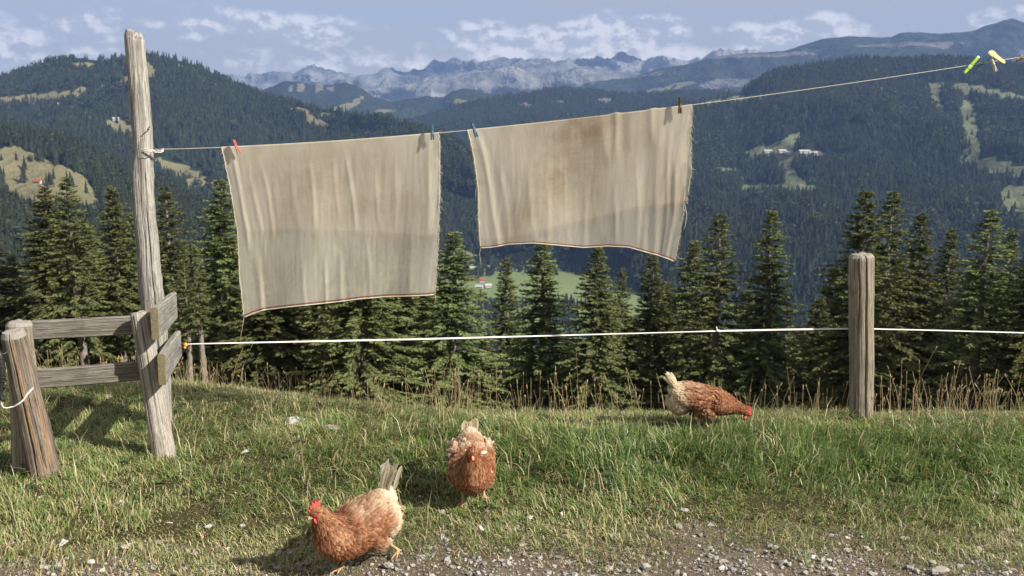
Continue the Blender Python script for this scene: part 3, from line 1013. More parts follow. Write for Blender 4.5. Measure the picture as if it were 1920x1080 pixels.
def log_post(name, base, top, r0, r1, mat, seed, cracks=(), knots=10, chamfer=0.02, sink=0.25, rough=0.03, flare=0.0, top_tilt=0.0, end_mat=None, bend=0.012, ncrack=9, res=160):
    base, top = Vector(base), Vector(top)
    ax = (top - base)
    base = base - ax.normalized() * sink
    L = (top - base).length
    z = (top - base).normalized()
    x = Vector((1, 0, 0)); x = (x - z * x.dot(z)).normalized()
    y = z.cross(x)
    rng = np.random.default_rng(seed)
    nr, ns = max(60, int(L / 0.018)), res
    s = np.linspace(0, 1, nr)[:, None]
    th = (np.arange(ns) * 2 * math.pi / ns)[None, :]
    r = (r0 + (r1 - r0) * s) * np.ones_like(th)
    r = r * (1 + rough * fbm(np.cos(th) * 1.6 + seed + s * 0, s * L * 5 + np.sin(th) * 1.6, seed, 3))
    r = r * (1 + 0.045 * fbm(np.cos(th) * 0.8 + seed * 3, s * L * 1.7 + np.sin(th) * 0.8, seed + 4, 3))
    r = r + flare * np.exp(-s * L / 0.10)
    r = r - 0.0016 * np.abs(fbm(th * 9 + s * 1.5, s * L * 1.2, seed + 7, 3))
    for k in range(knots):
        kt, ks = rng.uniform(0, 2 * math.pi), rng.uniform(0.1, 0.95)
        da = np.angle(np.exp(1j * (th - kt))) * r0
        ds = (s - ks) * L
        a, w = rng.uniform(0.004, 0.011), rng.uniform(0.012, 0.026)
        q = (da / w) ** 2 + (ds / (w * 1.6)) ** 2
        r = r + a * np.exp(-q) - a * 0.9 * np.exp(-q * 6)
    for (ct, cw, cd, c0, c1) in cracks:
        cen = ct + 0.05 * fbm(s * 6 + ct, s * 0 + 3, seed + 12, 3) + 0.03 * np.sin(s * 4 + ct)
        da = np.angle(np.exp(1j * (th - cen)))
        wv = cw * (0.6 + 0.4 * np.sin(np.clip((s - c0) / (c1 - c0), 0, 1) * math.pi))
        r = r - cd * np.exp(-(da / wv) ** 4) * smooth(c0 - 0.02, c0 + 0.03, s) * smooth(c1 + 0.02, c1 - 0.03, s)
    for k in range(ncrack):
        ct, c0 = rng.uniform(0, 2 * math.pi), rng.uniform(0.0, 0.7)
        c1 = min(1.0, c0 + rng.uniform(0.12, 0.4))
        cen = ct + 0.10 * fbm(s * 5 + k, s * 0 + k, seed + 30 + k, 3)
        da = np.angle(np.exp(1j * (th - cen)))
        r = r - rng.uniform(0.003, 0.008) * np.exp(-(da / 0.035) ** 2) * smooth(c0 - 0.03, c0 + 0.06, s) * smooth(c1 + 0.03, c1 - 0.06, s)
    zz = s * L * np.ones_like(th)
    X, Y = r * np.cos(th), r * np.sin(th)
    X = X + bend * fbm(s * L * 1.4 + seed, s * 0 + 0.3, seed + 61, 3) * np.sin(s * math.pi)
    Y = Y + bend * fbm(s * L * 1.4 + seed, s * 0 + 5.3, seed + 62, 3) * np.sin(s * math.pi)
    rows = [np.stack([X, Y, zz], -1)]
    # sawn, chamfered top
    last = rows[0][-1]
    zt = lambda k: last[:, 2] + chamfer * k + top_tilt * last[:, 0] / r1
    n_side = nr * ns
    extra = []
    for f, k in ((0.985, 0.12), (0.82, 0.9), (0.80, 1.0), (0.60, 1.0), (0.35, 1.03), (0.12, 1.02)):
        e = last.copy()
        e[:, 0] *= f; e[:, 1] *= f
        e[:, 2] = zt(k) + 0.007 * fbm(e[:, 0] * 45, e[:, 1] * 45, seed + 20, 4)
        extra.append(e[None])
    V = np.concatenate(rows + extra, 0)
    nrt = V.shape[0]
    V = V.reshape(-1, 3)
    V = np.concatenate([V, [[0, 0, L + chamfer]]])
    F4 = grid_faces(nrt, ns, True)
    b = (nrt - 1) * ns
    F3 = np.array([(b + i, b + (i + 1) % ns, len(V) - 1) for i in range(ns)])
    me = mesh_np(name, V, [F4, F3], mat, True)
    if end_mat is not None:
        me.materials.append(end_mat)
        mi = np.zeros(len(me.polygons), np.int32)
        mi[(nr) * ns:] = 1
        me.polygons.foreach_set('material_index', mi)
    o = obj(name, me)
    o.matrix_world = Matrix(((x.x, y.x, z.x, base.x), (x.y, y.y, z.y, base.y), (x.z, y.z, z.z, base.z), (0, 0, 0, 1)))
    return o


C = -math.pi / 2      # the side of a post that faces the camera


def on_ground(px, Y):
    x = (px - 960) / FPX * Y * 1.03
    for _ in range(4):
        z = gz(x, Y)
        # refine x so the foot lands on its photo column
        zc = Y * CP - (z - CAMZ) * SP
        x = (px - 960) / FPX * zc
    return Vector((x, Y, gz(x, Y)))


tall = tag(log_post('clothesline_post', on_ground(302, 5.38), P(252, 72, 5.38), 0.071, 0.049, W_TALL, 3,
                    [(C - 0.75, 0.07, 0.018, 0.2, 0.93), (C + 0.55, 0.045, 0.014, 0.1, 0.75), (C + 0.1, 0.035, 0.006, 0.45, 0.8)], 26, 0.035, 0.3, 0.085, bend=0.03, ncrack=14, top_tilt=-0.012),
           'tall weathered silver log post that carries the washing line', 'post')
front = tag(log_post('fence_post', on_ground(306, 4.80), P(262, 590, 4.80), 0.061, 0.046, W_PALE, 5,
                     [(C - 0.45, 0.06, 0.013, 0.3, 1.0), (C + 0.35, 0.035, 0.008, 0.62, 1.0)], 5, 0.012, 0.25, 0.02, 0.012),
            'pale smooth fence post with split top in front of the clothesline post', 'post')
lf = tag(log_post('fence_post', on_ground(84, 4.56), P(27, 632, 4.46), 0.076, 0.056, W_BROWN, 8,
                  [(C + 0.05, 0.055, 0.024, 0.12, 1.02), (C - 0.75, 0.12, 0.02, 0.1, 0.36), (C + 0.55, 0.04, 0.008, 0.3, 0.7)], 9, 0.03, 0.2, 0.05, 0.01, 0.0, M_TOPGRAIN),
         'leaning brown fence post with flaking bark and a long crack, at the left edge', 'post')
lb = tag(log_post('fence_post', on_ground(50, 4.66), P(36, 610, 4.66), 0.068, 0.060, W_GREY, 9,
                  [(C + 0.5, 0.04, 0.01, 0.3, 0.9)], 5, 0.018, 0.2, 0.03, 0.0, 0.0, M_TOPGRAIN),
         'upright grey fence post half hidden behind the leaning brown post', 'post')
rp = tag(log_post('fence_post', on_ground(1615, 5.46), P(1615, 482, 5.46), 0.066, 0.068, W_GREY, 12,
                  [(C + 0.04, 0.075, 0.042, 0.0, 1.02), (C + 0.7, 0.03, 0.006, 0.1, 0.8), (C - 0.6, 0.03, 0.005, 0.2, 0.7)], 5, 0.016, 0.25, 0.015, 0.0, 0.0, M_TOPGRAIN),
         'round fence post with a deep vertical split, standing alone on the right', 'post')

# nails and wire on the tall post
def post_hardware():
    for px, py, dx, dy in ((276, 243, 5, -6), (243, 229, -7, -6)):
        b = MB()
        p = P(px, py, 5.318)
        q = P(px + dx, py + dy, 5.29)
        b.tube([p + Vector((0, 0.03, 0)), p, q], 0.0028, 6)
        o = b.build('nail', M_WIRE, None)
        o.parent = tall
        o.matrix_parent_inverse = tall.matrix_world.inverted()


post_hardware()


def board(name, p0, p1, height, thick, mat, seed, up_hint=Vector((0, 0, 1)), end_mat=None, facing=None):
    """sawn plank from p0 to p1 (centres of its ends), worn edges"""
    p0, p1 = Vector(p0), Vector(p1)
    x = (p1 - p0).normalized()
    z = (up_hint - x * up_hint.dot(x)).normalized()
    y = z.cross(x)
    L = (p1 - p0).length
    nx, nz = max(20, int(L / 0.012)), 12
    rng = np.random.default_rng(seed)
    prof = []   # closed profile: front face, top, back, bottom
    bev = thick * 0.16
    hs = np.linspace(-height / 2 + bev, height / 2 - bev, nz)
    for h in hs: prof.append((-thick / 2, h))
    prof += [(-thick / 2 + bev, height / 2), (0, height / 2 + 0.001), (thick / 2 - bev, height / 2)]
    for h in hs[::-1]: prof.append((thick / 2, h))
    prof += [(thick / 2 - bev, -height / 2), (0, -height / 2), (-thick / 2 + bev, -height / 2)]
    prof = np.array(prof); n = len(prof)
    s = np.linspace(0, 1, nx)
    V = np.zeros((nx, n, 3))
    V[:, :, 0] = s[:, None] * L
    wav = 0.004 * fbm(s * L * 5 + seed, s * 0 + 1, seed, 3)[:, None]
    V[:, :, 1] = prof[None, :, 0] + 0.0016 * fbm(s[:, None] * L * 3 + prof[None, :, 0] * 60, prof[None, :, 1] * 160 + seed, seed + 2, 3)
    V[:, :, 2] = prof[None, :, 1] * (1 + 0.02 * fbm(s * L * 3, s * 0, seed + 3, 2)[:, None]) + wav
    V[0, :, 0] += 0.003 * fbm(prof[:, 0] * 90, prof[:, 1] * 90, seed + 5, 2)
    Vf = V.reshape(-1, 3)
    F = [np.concatenate([grid_faces(nx, n, True)[:, ::-1]])]
    c0 = np.append(Vf, [[0 - 0.001, 0, 0], [L + 0.001, 0, 0]], 0)
    i0, i1 = len(Vf), len(Vf) + 1
    cap = np.array([(i0, k, (k + 1) % n) for k in range(n)] + [(i1, (nx - 1) * n + (k + 1) % n, (nx - 1) * n + k) for k in range(n)])
    me = mesh_np(name, c0, [F[0], cap], mat, True)
    try:
        me.set_sharp_from_angle(angle=R(35))
    except Exception:
        pass
    if end_mat is not None:
        me.materials.append(end_mat)
        mi = np.zeros(len(me.polygons), np.int32)
        mi[len(F[0]):] = 1
        me.polygons.foreach_set('material_index', mi)
    o = obj(name, me)
    o.matrix_world = Matrix(((x.x, y.x, z.x, p0.x), (x.y, y.y, z.y, p0.y), (x.z, y.z, z.z, p0.z), (0, 0, 0, 1)))
    return o


tag(board('fence_rail', P(45, 620, 4.76), P(268, 609, 4.90), 0.094, 0.03, W_RAIL, 21, end_mat=M_MOSS), 'upper grey plank rail between the left posts', 'rail')
tag(board('fence_rail', P(52, 711, 4.76), P(280, 694, 4.90), 0.096, 0.03, W_RAIL, 22, end_mat=M_MOSS), 'lower grey plank rail between the left posts', 'rail')
tag(board('fence_board', P(290, 607, 4.70), P(326, 573, 5.46), 0.155, 0.034, W_BOARD, 23, end_mat=M_MOSS), 'upper short board with mossy end running back to the clothesline post', 'board')
tag(board('fence_board', P(303, 693, 4.68), P(334, 645, 5.46), 0.150, 0.034, W_BOARD, 24, end_mat=M_MOSS), 'lower short board with mossy end running back to the clothesline post', 'board')

# ------------------------------------------------------------------ washing line and pegs
M_TWINE = simple_mat('pale_twine', (0.55, 0.53, 0.47), 0.8, 0.2, 0.3, 400.0)
LINE_PX = np.array([200, 290, 416, 620, 820, 877, 1090, 1297, 1560, 1800, 1920, 2300.0])
LINE_PY = np.array([288, 281, 275.5, 264, 250.5, 245.5, 222.5, 195.5, 160.5, 125.5, 106.5, 42.0])
YA, YB = 5.33, 4.95


def line_Y(px):
    t = (px - 285.0) / (1920.0 - 285.0)
    return 1.0 / (1 / YA + (1 / YB - 1 / YA) * t)


def line_pt(px):
    # smooth curve through the readings
    xs = LINE_PX; ys = LINE_PY
    c = np.polyfit(xs[1:], ys[1:], 4)
    return P(px, float(np.polyval(c, px)), line_Y(px))


lp = [line_pt(px) for px in np.linspace(290, 2300, 160)]
_d = (lp[-1] - lp[-3]).normalized()
lp += [lp[-1] + _d * (k * 0.5) + Vector((0, 0, 0.006 * k * k)) for k in range(1, 8)]
# the twine goes round the tall post and is knotted on its front
loop = []
cen = P(283, 281, 5.38)
for k in range(15):
    a = R(-20) - k * R(360) / 14
    loop.append(cen + Vector((0.064 * math.cos(a), 0.064 * math.sin(a), 0.006 * math.sin(3 * a))))
b = MB()
b.tube(lp, 0.0020, 6)
b.tube(loop, 0.003, 6)
b.tube([q + Vector((0, 0, -0.008)) for q in loop[::-1]], 0.003, 6)
b.ellipsoid(P(292, 281.5, 5.335), (0.009, 0.007, 0.007))
b.tube([P(292, 282, 5.33), P(284, 284, 5.305), P(268, 288, 5.30)], 0.0022, 5)
line = tag(b.build('washing_line', M_TWINE), 'thin pale twine washing line rising from the tall post to the right', 'rope')
far_end = lp[-1]
tag(log_post('clothesline_post', (far_end.x + 0.06, far_end.y, gz(far_end.x, far_end.y)), (far_end.x + 0.06, far_end.y, far_end.z + 0.15), 0.06, 0.05, W_TALL, 44, res=32), 'log post holding the right end of the washing line', 'post')


def peg(px0, py0, px1, py1, col, label, dY=-0.012, length=0.074, round_tip=False, wood=False, roll=0.0, w=0.0105):
    """spring peg: two prongs and a wire spring; pixel ends give its axis"""
    Y = line_Y((px0 + px1) / 2) + dY
    a, c = P(px0, py0, Y), P(px1, py1, Y)
    ax = (a - c).normalized()
    mid = (a + c) / 2
    length = (a - c).length
    side = ax.cross(Vector((0, 1, 0))).normalized()
    dep = side.cross(ax)
    mat = simple_mat('peg_' + label.split()[0], col, 0.8 if wood else 0.38, 0.15 if wood else 0.5, 0.3 if wood else 0.12, 250.0)
    root = empty('clothes_peg', mid)
    q = Matrix((side, dep, ax)).transposed().to_quaternion() @ Quaternion((0, 0, 1), roll)
    root.rotation_mode = 'QUATERNION'
    root.rotation_quaternion = q
    for sg in (-1, 1):
        # profile of one prong along z: handle spread at the top, grip touching at the bottom
        zs = [-0.5, -0.46, -0.30, -0.27, -0.22, -0.19, -0.02, 0.03, 0.08, 0.3, 0.46, 0.5]
        inn = [0.0006, 0.0006, 0.0006, 0.0028, 0.0028, 0.0006, 0.0008, 0.0022, 0.0012, 0.0034, 0.0052, 0.0056]
        ou = [0.0030, 0.0046, 0.0056, 0.0056, 0.0056, 0.0056, 0.0058, 0.0046, 0.0060, 0.0078, 0.0086, 0.0078]
        V = []; n = len(zs)
        for zf, i_, o_ in zip(zs, inn, ou):
            ww = w / 2
            if round_tip:
                ww = w * (0.55 + 0.9 * max(0, zf + 0.1)) * math.sqrt(max(0.05, 1 - (max(0, abs(zf) - 0.36) / 0.15) ** 2))
            for yy in (i_, o_):
                for xx in (-ww, ww):
                    V.append((xx, sg * yy, zf * length))
        F = []
        for k in range(n - 1):
            b0, b1 = k * 4, k * 4 + 4
            for i0, i1 in ((0, 1), (1, 3), (3, 2), (2, 0)):
                f = (b0 + i0, b0 + i1, b1 + i1, b1 + i0)
                F.append(f if sg > 0 else f[::-1])
        F.append((0, 2, 3, 1)); F.append(((n - 1) * 4, (n - 1) * 4 + 1, (n - 1) * 4 + 3, (n - 1) * 4 + 2))
        obj('prong', mesh_py('prong', V, F, mat, False), root)
    b = MB()
    coil = [Vector((-w * 0.62 + w * 1.24 * k / 40, 0.0046 * math.cos(k * 1.1), 0.03 * length + 0.0046 * math.sin(k * 1.1))) for k in range(41)]
    b.tube(coil, 0.0009, 5)
    for sx in (-1, 1):
        b.tube([(sx * w * 0.62, 0.004, 0.03 * length), (sx * w * 0.66, 0.0072, 0.2 * length), (sx * w * 0.1, 0.0088, 0.24 * length)], 0.0009, 5)
    b.build('spring', M_STEEL, root)
    tag(root, label, 'peg')
    return root


M_STEEL = simple_mat('dull_steel', (0.35, 0.35, 0.34), 0.4, 0.5, 0.2, 300.0)
YR = R(90)
peg(438, 262, 449, 288, (0.52, 0.075, 0.03), 'red plastic peg at the left corner of the first cloth', roll=R(60), dY=-0.03)
peg(810, 234, 811, 262, (0.022, 0.125, 0.18), 'dark teal peg at the right corner of the first cloth', roll=R(55), dY=-0.034)
peg(885, 231, 894, 257, (0.022, 0.115, 0.21), 'blue peg at the left corner of the second cloth', roll=R(50), dY=-0.034)
peg(1275, 182, 1275, 213, (0.10, 0.052, 0.030), 'brown wooden peg at the right corner of the second cloth', roll=R(60), wood=True, dY=-0.03)
peg(1835, 106, 1808, 137, (0.36, 0.60, 0.05), 'lime green peg clipped alone on the line at the right', roll=R(8), w=0.013)
peg(1861, 104, 1829, 127, (0.02, 0.115, 0.19), 'blue peg lying along the line beside the green peg', roll=R(80), dY=0.012)
peg(1859, 110, 1867, 134, (0.50, 0.50, 0.47), 'light grey wooden peg hanging under the yellow peg', roll=R(50), wood=True, dY=-0.02)
peg(1884, 118, 1855, 97, (0.80, 0.76, 0.36), 'pale yellow peg with rounded wings at the right end of the line', roll=R(5), w=0.014, round_tip=True, dY=-0.02)
peg(1936, 97, 1906, 114, (0.22, 0.14, 0.075), 'brown wooden peg cut by the right edge of the picture', roll=R(40), wood=True)

# ------------------------------------------------------------------ the two cloths
def cloth_material():
    m, t = material('unbleached_linen')
    uv = t.n('ShaderNodeAttribute', attribute_name='cloth_uv')
    st = t.n('ShaderNodeAttribute', attribute_name='stain').outputs['Fac']
    vec = uv.outputs['Vector']
    sep = t.n('ShaderNodeSeparateXYZ', {0: vec})
    wu = t.n('ShaderNodeTexWave', {'Vector': vec, 'Scale': 110.0, 'Distortion': 1.5, 'Detail': 2.0}, wave_type='BANDS', bands_direction='X').outputs['Fac']
    wv = t.n('ShaderNodeTexWave', {'Vector': vec, 'Scale': 110.0, 'Distortion': 1.5, 'Detail': 2.0}, wave_type='BANDS', bands_direction='Y').outputs['Fac']
    mp = t.n('ShaderNodeMapping', {'Vector': vec, 'Scale': (60, 3.0, 1)}).outputs[0]
    thr = t.noise(mp, 1.0, 4.0, 0.6)
    mp2 = t.n('ShaderNodeMapping', {'Vector': vec, 'Scale': (4.0, 160.0, 1)}).outputs[0]
    thr2 = t.noise(mp2, 1.0, 3.0, 0.6)
    blot = t.noise(vec, 2.6, 5.0, 0.6)
    spk = t.noise(vec, 120.0, 2.0, 0.7)
    base = t.mix(blot, (0.79, 0.745, 0.63), (0.86, 0.825, 0.73))
    mot = t.noise(vec, 11.0, 9.0, 0.78)
    mot2 = t.noise(t.n('ShaderNodeMapping', {'Vector': vec, 'Scale': (9.0, 3.5, 1.0)}).outputs[0], 1.0, 7.0, 0.72, 0.8)
    base = t.mix(t.maprange(mot2, 0.42, 0.68, 0.0, 0.42), base, (0.56, 0.47, 0.33))
    c = t.mix(t.math('MULTIPLY', t.math('MULTIPLY', st, 1.25), t.math('MULTIPLY', t.maprange(blot, 0.3, 0.65, 0.55, 1.0), t.maprange(mot, 0.32, 0.66, 0.35, 1.0))), base, (0.47, 0.355, 0.225))
    c = t.mix(t.maprange(thr, 0.35, 0.7, 0.0, 0.07), c, (0.45, 0.37, 0.26))
    c = t.mix(t.maprange(thr2, 0.35, 0.7, 0.0, 0.10), c, (0.80, 0.77, 0.68))
    c = t.mix(t.maprange(spk, 0.68, 0.76, 0.0, 0.45), c, (0.16, 0.13, 0.10))
    h = t.math('ADD', t.math('ADD', wu, wv), t.math('MULTIPLY', thr, 1.2))
    nrm = bump(t, h, 0.35, 0.0012)
    d = t.n('ShaderNodeBsdfDiffuse', {'Color': c, 'Roughness': 0.6, 'Normal': nrm}).outputs[0]
    tr = t.n('ShaderNodeBsdfTranslucent', {'Color': c, 'Normal': nrm}).outputs[0]
    mx = t.n('ShaderNodeMixShader', {0: 0.40, 1: d, 2: tr}).outputs[0]
    tp = t.n('ShaderNodeBsdfTransparent', {'Color': (1, 1, 1)}).outputs[0]
    open_ = t.maprange(t.math('MULTIPLY', wu, wv), 0.0, 0.5, 0.42, 0.20)
    mx2 = t.n('ShaderNodeMixShader', {0: open_, 1: mx, 2: tp}).outputs[0]
    out(t, mx2)
    return m


M_CLOTH = cloth_material()
M_STRIPE = simple_mat('red_brown_hem_stripe', (0.17, 0.085, 0.065), 0.9, 0.1, 0.25, 300.0)
M_FRAY = simple_mat('linen_thread', (0.62, 0.56, 0.44), 0.9, 0.1, 0.2, 300.0)


def cloth(label, pxL, pxR, bot, left_dev, right_dev, back, folds, waves, blow, stains, seed, W, Hh, top_bumps=()):
    """front panel from the line down to a bottom edge, back panel behind it; bot/back: (u, px, py)"""
    rng = np.random.default_rng(seed)
    nu, nv = 210, 124
    bot = np.array(bot, float); back = np.array(back, float)

    def sm(u, tab, k):      # smooth interpolation of the tabled edge
        return np.interp(u, tab[:, 0], np.convolve(np.pad(tab[:, k], 1, 'edge'), [0.08, 0.84, 0.08], 'valid'))
    uu = np.linspace(0, 1, nu)
    lpx = pxL + (pxR - pxL) * uu
    cf = np.polyfit(LINE_PX[1:], LINE_PY[1:], 4)
    lpy = np.polyval(cf, lpx)
    for (bu, bw, ba) in top_bumps:
        lpy = lpy - ba * np.exp(-((uu - bu) / bw) ** 2)
    lY = line_Y(lpx)
    fold_u = [(f + (0.0,) * 6)[:6] for f in folds]

    def panel(bx, by, front):
        s = np.linspace(0, 1, nv)[:, None]
        px = lpx + (bx - lpx) * s + np.interp(s[:, 0], *left_dev)[:, None] * (1 - uu) ** 3 + np.interp(s[:, 0], *right_dev)[:, None] * uu ** 3
        py = lpy + (by - lpy) * s
        Y = lY + blow * s ** 1.4
        sd = s * (by - lpy).mean() / 320.0        # drop, so folds run on through both panels
        for (u0, tilt, w, amp, s0, s1) in fold_u:
            env = smooth(s0 - 0.10, s0 + 0.10, sd) * smooth(s1 + 0.08, s1 - 0.05, sd)
            cen = u0 + tilt * sd + 0.004 * np.sin(sd * 9 + u0 * 30)
            q = (uu - cen) / w
            Y = Y - 0.42 * amp * env * np.exp(-np.abs(q * 0.8) ** 1.6)
            Y = Y + 0.15 * amp * env * np.exp(-((q - 1.8) / 1.5) ** 2)
        for (k, ph, amp, tl) in waves:
            Y = Y + amp * np.sin((uu + tl * sd) * k * 2 * math.pi + ph) * smooth(0.02, 0.5, sd)
        wr = fbm(uu * 34 + 3 + 2.0 * sd, sd * 3.2 + seed, seed + 1, 4)
        wr2 = fbm(uu * 90 + 2.0 * sd, sd * 7 + seed, seed + 2, 3)
        Y = Y + (0.0017 * wr + 0.0009 * wr2) * smooth(0.0, 0.12, sd)
        edge = np.exp(-uu / 0.012) + np.exp(-(1 - uu) / 0.012)
        Y = Y + 0.004 * edge * fbm(uu * 5, sd * 20, seed + 3, 3)
        if not front:
            Y = Y + 0.004 + 0.022 * smooth(0, 0.3, sd)
        else:
            Y = Y - 0.0035
        V = P_np(px + 0 * s, py + 0 * s, Y)
        U = np.broadcast_to(uu * W, (nv, nu)); T = np.broadcast_to(sd * Hh * (1 if front else -1), (nv, nu))
        stn = np.zeros((nv, nu))
        for (su, ss, rw, rh, a) in stains:
            stn = np.maximum(stn, a * np.exp(-(((uu - su) / rw) ** 2 + ((sd - ss) / rh) ** 2)))
        stn = np.clip(stn * (1 + 0.5 * fbm(uu * 6, sd * 5, seed + 9, 3)), 0, 1)
        return V, np.stack([U, T, 0 * U, 0 * U + 1], -1), stn
    Vf, Uf, Sf = panel(sm(uu, bot, 1), sm(uu, bot, 2), True)
    Vb, Ub, Sb = panel(sm(uu, back, 1), sm(uu, back, 2), False)
    V = np.concatenate([Vb[::-1], Vf], 0)
    # the fold rides over the twine
    V[nv - 1, :, 2] += 0.0045; V[nv, :, 2] += 0.0045
    n2 = V.shape[0]
    me = mesh_np('cloth', V.reshape(-1, 3), [grid_faces(n2, nu)], M_CLOTH, True,
                 {'cloth_uv': np.concatenate([Ub[::-1], Uf]).reshape(-1, 4), 'stain': np.concatenate([Sb[::-1], Sf]).ravel()})
    root = tag(obj('cloth', me), label, 'cloth')
    # woven stripe just above each hem
    for Vp, rows in ((Vf, ((nv - 2, nv - 3), )), (Vb, ((nv - 2, nv - 4),))):
        for r1_, r0_ in rows:
            A = Vp[r1_] + np.array([0, -0.0014, 0]); B = Vp[r0_] + np.array([0, -0.0014, 0])
            C2 = Vp[r1_] + np.array([0, 0.0014, 0]); D2 = Vp[r0_] + np.array([0, 0.0014, 0])
            me = mesh_np('hem_stripe', np.concatenate([A, B, D2, C2]), [grid_faces(4, nu)], M_STRIPE, True)
            obj('hem_stripe', me, root)
    # rolled hem
    b = MB()
    b.tube([Vector(v) for v in Vf[-1, ::3]], 0.0028, 6)
    b.build('hem', M_FRAY, root)
    # frayed side edges
    b = MB()
    for Vp in (Vf, Vb):
        for col, sg in ((0, -1), (nu - 1, 1)):
            for k in range(260):
                i = int(rng.integers(2, nv - 1))
                p = Vector(Vp[i, col])
                L = rng.uniform(0.004, 0.011) if rng.random() < 0.95 else rng.uniform(0.012, 0.03)
                d = Vector((sg * rng.uniform(0.4, 1.0), rng.uniform(-0.4, 0.4), -rng.uniform(0.0, 1.1))).normalized()
                b.tube([p, p + d * L * 0.5, p + d * L + Vector((0, 0, -L * rng.uniform(0.1, 0.7)))], [0.0008, 0.0007, 0.0004], 3)
            edge = [Vector(v) + Vector((sg * 0.002 * rng.uniform(-1, 1), 0, 0)) for v in Vp[::2, col]]
            b.tube(edge, 0.0017, 4)
    b.build('frayed_edge', M_FRAY, root)
    return root, Vf, Vb


c1, V1, Vb1 = cloth('larger cream linen cloth pegged nearest the tall post, stained brown above', 416, 822,
    [(0, 456, 596), (0.06, 474, 588), (0.12, 494, 581), (0.25, 538, 576), (0.4, 596, 570), (0.5, 634, 566), (0.62, 678, 560), (0.75, 726, 556), (0.88, 774, 555), (0.95, 800, 554), (1, 817, 552)],
    ([0, 0.25, 0.5, 0.75, 1], [0, 6, 9, 2, 0]), ([0, 0.1, 0.3, 0.6, 1], [0, 2, 3, 4, 0]),
    [(0, 450, 434), (0.1, 474, 437), (0.25, 530, 433), (0.4, 590, 433), (0.55, 650, 437), (0.7, 706, 439), (0.85, 766, 443), (0.93, 796, 446), (1, 820, 441)],
    [(0.035, 0.045, 0.010, 0.016, 0.02, 0.55), (0.10, 0.05, 0.010, 0.009, 0.2, 0.5), (0.165, 0.05, 0.009, 0.011, 0.15, 0.5), (0.30, 0.04, 0.012, 0.006, 0.2, 0.45), (0.395, 0.02, 0.009, 0.011, 0.15, 0.48), (0.505, 0.03, 0.010, 0.009, 0.15, 0.45),
     (0.565, 0.06, 0.009, 0.012, 0.1, 0.5), (0.70, 0.02, 0.010, 0.008, 0.2, 0.48), (0.80, -0.02, 0.013, 0.011, 0.2, 0.5), (0.96, -0.03, 0.014, 0.012, 0.02, 0.55), (0.06, 0.05, 0.012, 0.010, 0.62, 1.0), (0.09, 0.03, 0.009, 0.013, 0.68, 1.0), (0.34, 0.0, 0.008, 0.010, 0.7, 1.0),
     (0.44, 0.0, 0.007, 0.014, 0.72, 1.0), (0.52, 0.0, 0.012, 0.014, 0.68, 0.98), (0.64, 0.02, 0.008, 0.006, 0.6, 1.0), (0.88, -0.02, 0.02, 0.010, 0.55, 0.9)],
    [(1.6, 0.4, 0.014, 0.1), (3.3, 1.8, 0.006, 0.15)], 0.05,
    [(0.45, 0.20, 0.40, 0.22, 0.50), (0.6, 0.40, 0.3, 0.14, 0.45), (0.25, 0.33, 0.2, 0.2, 0.33), (0.1, 0.75, 0.15, 0.2, 0.22), (0.8, 0.62, 0.2, 0.15, 0.18)], 5, 1.25, 0.85)
c2, V2, Vb2 = cloth('smaller cream linen cloth on the right, brown stain in the middle and wavy hem', 877, 1297,
    [(0, 899, 465), (0.08, 924, 464), (0.16, 950, 458), (0.28, 998, 455), (0.4, 1050, 460), (0.52, 1095, 465), (0.62, 1140, 461), (0.72, 1180, 463), (0.8, 1208, 472), (0.88, 1232, 478), (0.95, 1252, 485), (1, 1266, 491)],
    ([0, 0.2, 0.5, 0.8, 1], [0, 6, 8, 2, 0]), ([0, 0.15, 0.4, 0.7, 1], [0, 0, 2, 6, 0]),
    [(0, 897, 452), (0.1, 925, 456), (0.22, 970, 448), (0.35, 1016, 436), (0.5, 1078, 421), (0.62, 1140, 407), (0.72, 1190, 392), (0.82, 1230, 388), (0.92, 1265, 384), (1, 1288, 380)],
    [(0.03, 0.10, 0.014, 0.016, 0.04, 0.9), (0.10, 0.09, 0.012, 0.008, 0.3, 0.7), (0.24, 0.06, 0.012, 0.007, 0.3, 0.75), (0.33, 0.03, 0.010, 0.008, 0.4, 0.75), (0.42, 0.02, 0.011, 0.007, 0.35, 0.7), (0.52, 0.0, 0.010, 0.008, 0.42, 0.75), (0.66, -0.02, 0.014, 0.022, -0.1, 0.22), (0.60, 0.04, 0.03, 0.02, 0.02, 0.25),
     (0.655, 0.0, 0.009, 0.009, 0.5, 0.72), (0.74, 0.03, 0.016, 0.009, 0.3, 0.7), (0.82, 0.02, 0.012, 0.014, -0.1, 0.16), (0.85, 0.01, 0.02, 0.014, 0.05, 0.8), (0.91, 0.0, 0.012, 0.012, 0.1, 0.8), (0.80, 0.0, 0.014, 0.014, 0.6, 1.0), (0.955, -0.02, 0.012, 0.016, 0.3, 1.0)],
    [(1.4, 2.4, 0.016, 0.1), (2.7, 0.5, 0.008, -0.1)], 0.04,
    [(0.52, 0.12, 0.24, 0.24, 0.85), (0.45, 0.33, 0.22, 0.22, 0.6), (0.3, 0.55, 0.12, 0.2, 0.42), (0.2, 0.68, 0.12, 0.12, 0.38), (0.9, 0.45, 0.12, 0.3, 0.25)], 9, 1.12, 0.75,
    top_bumps=[(0.66, 0.02, 2.5), (0.83, 0.02, 2.0)])


def thread(root, p, pts, r=0.0008):
    b = MB()
    b.tube([Vector(p)] + [Vector(p) + Vector(q) for q in pts], r, 4)
    b.build('loose_thread', M_FRAY, root)


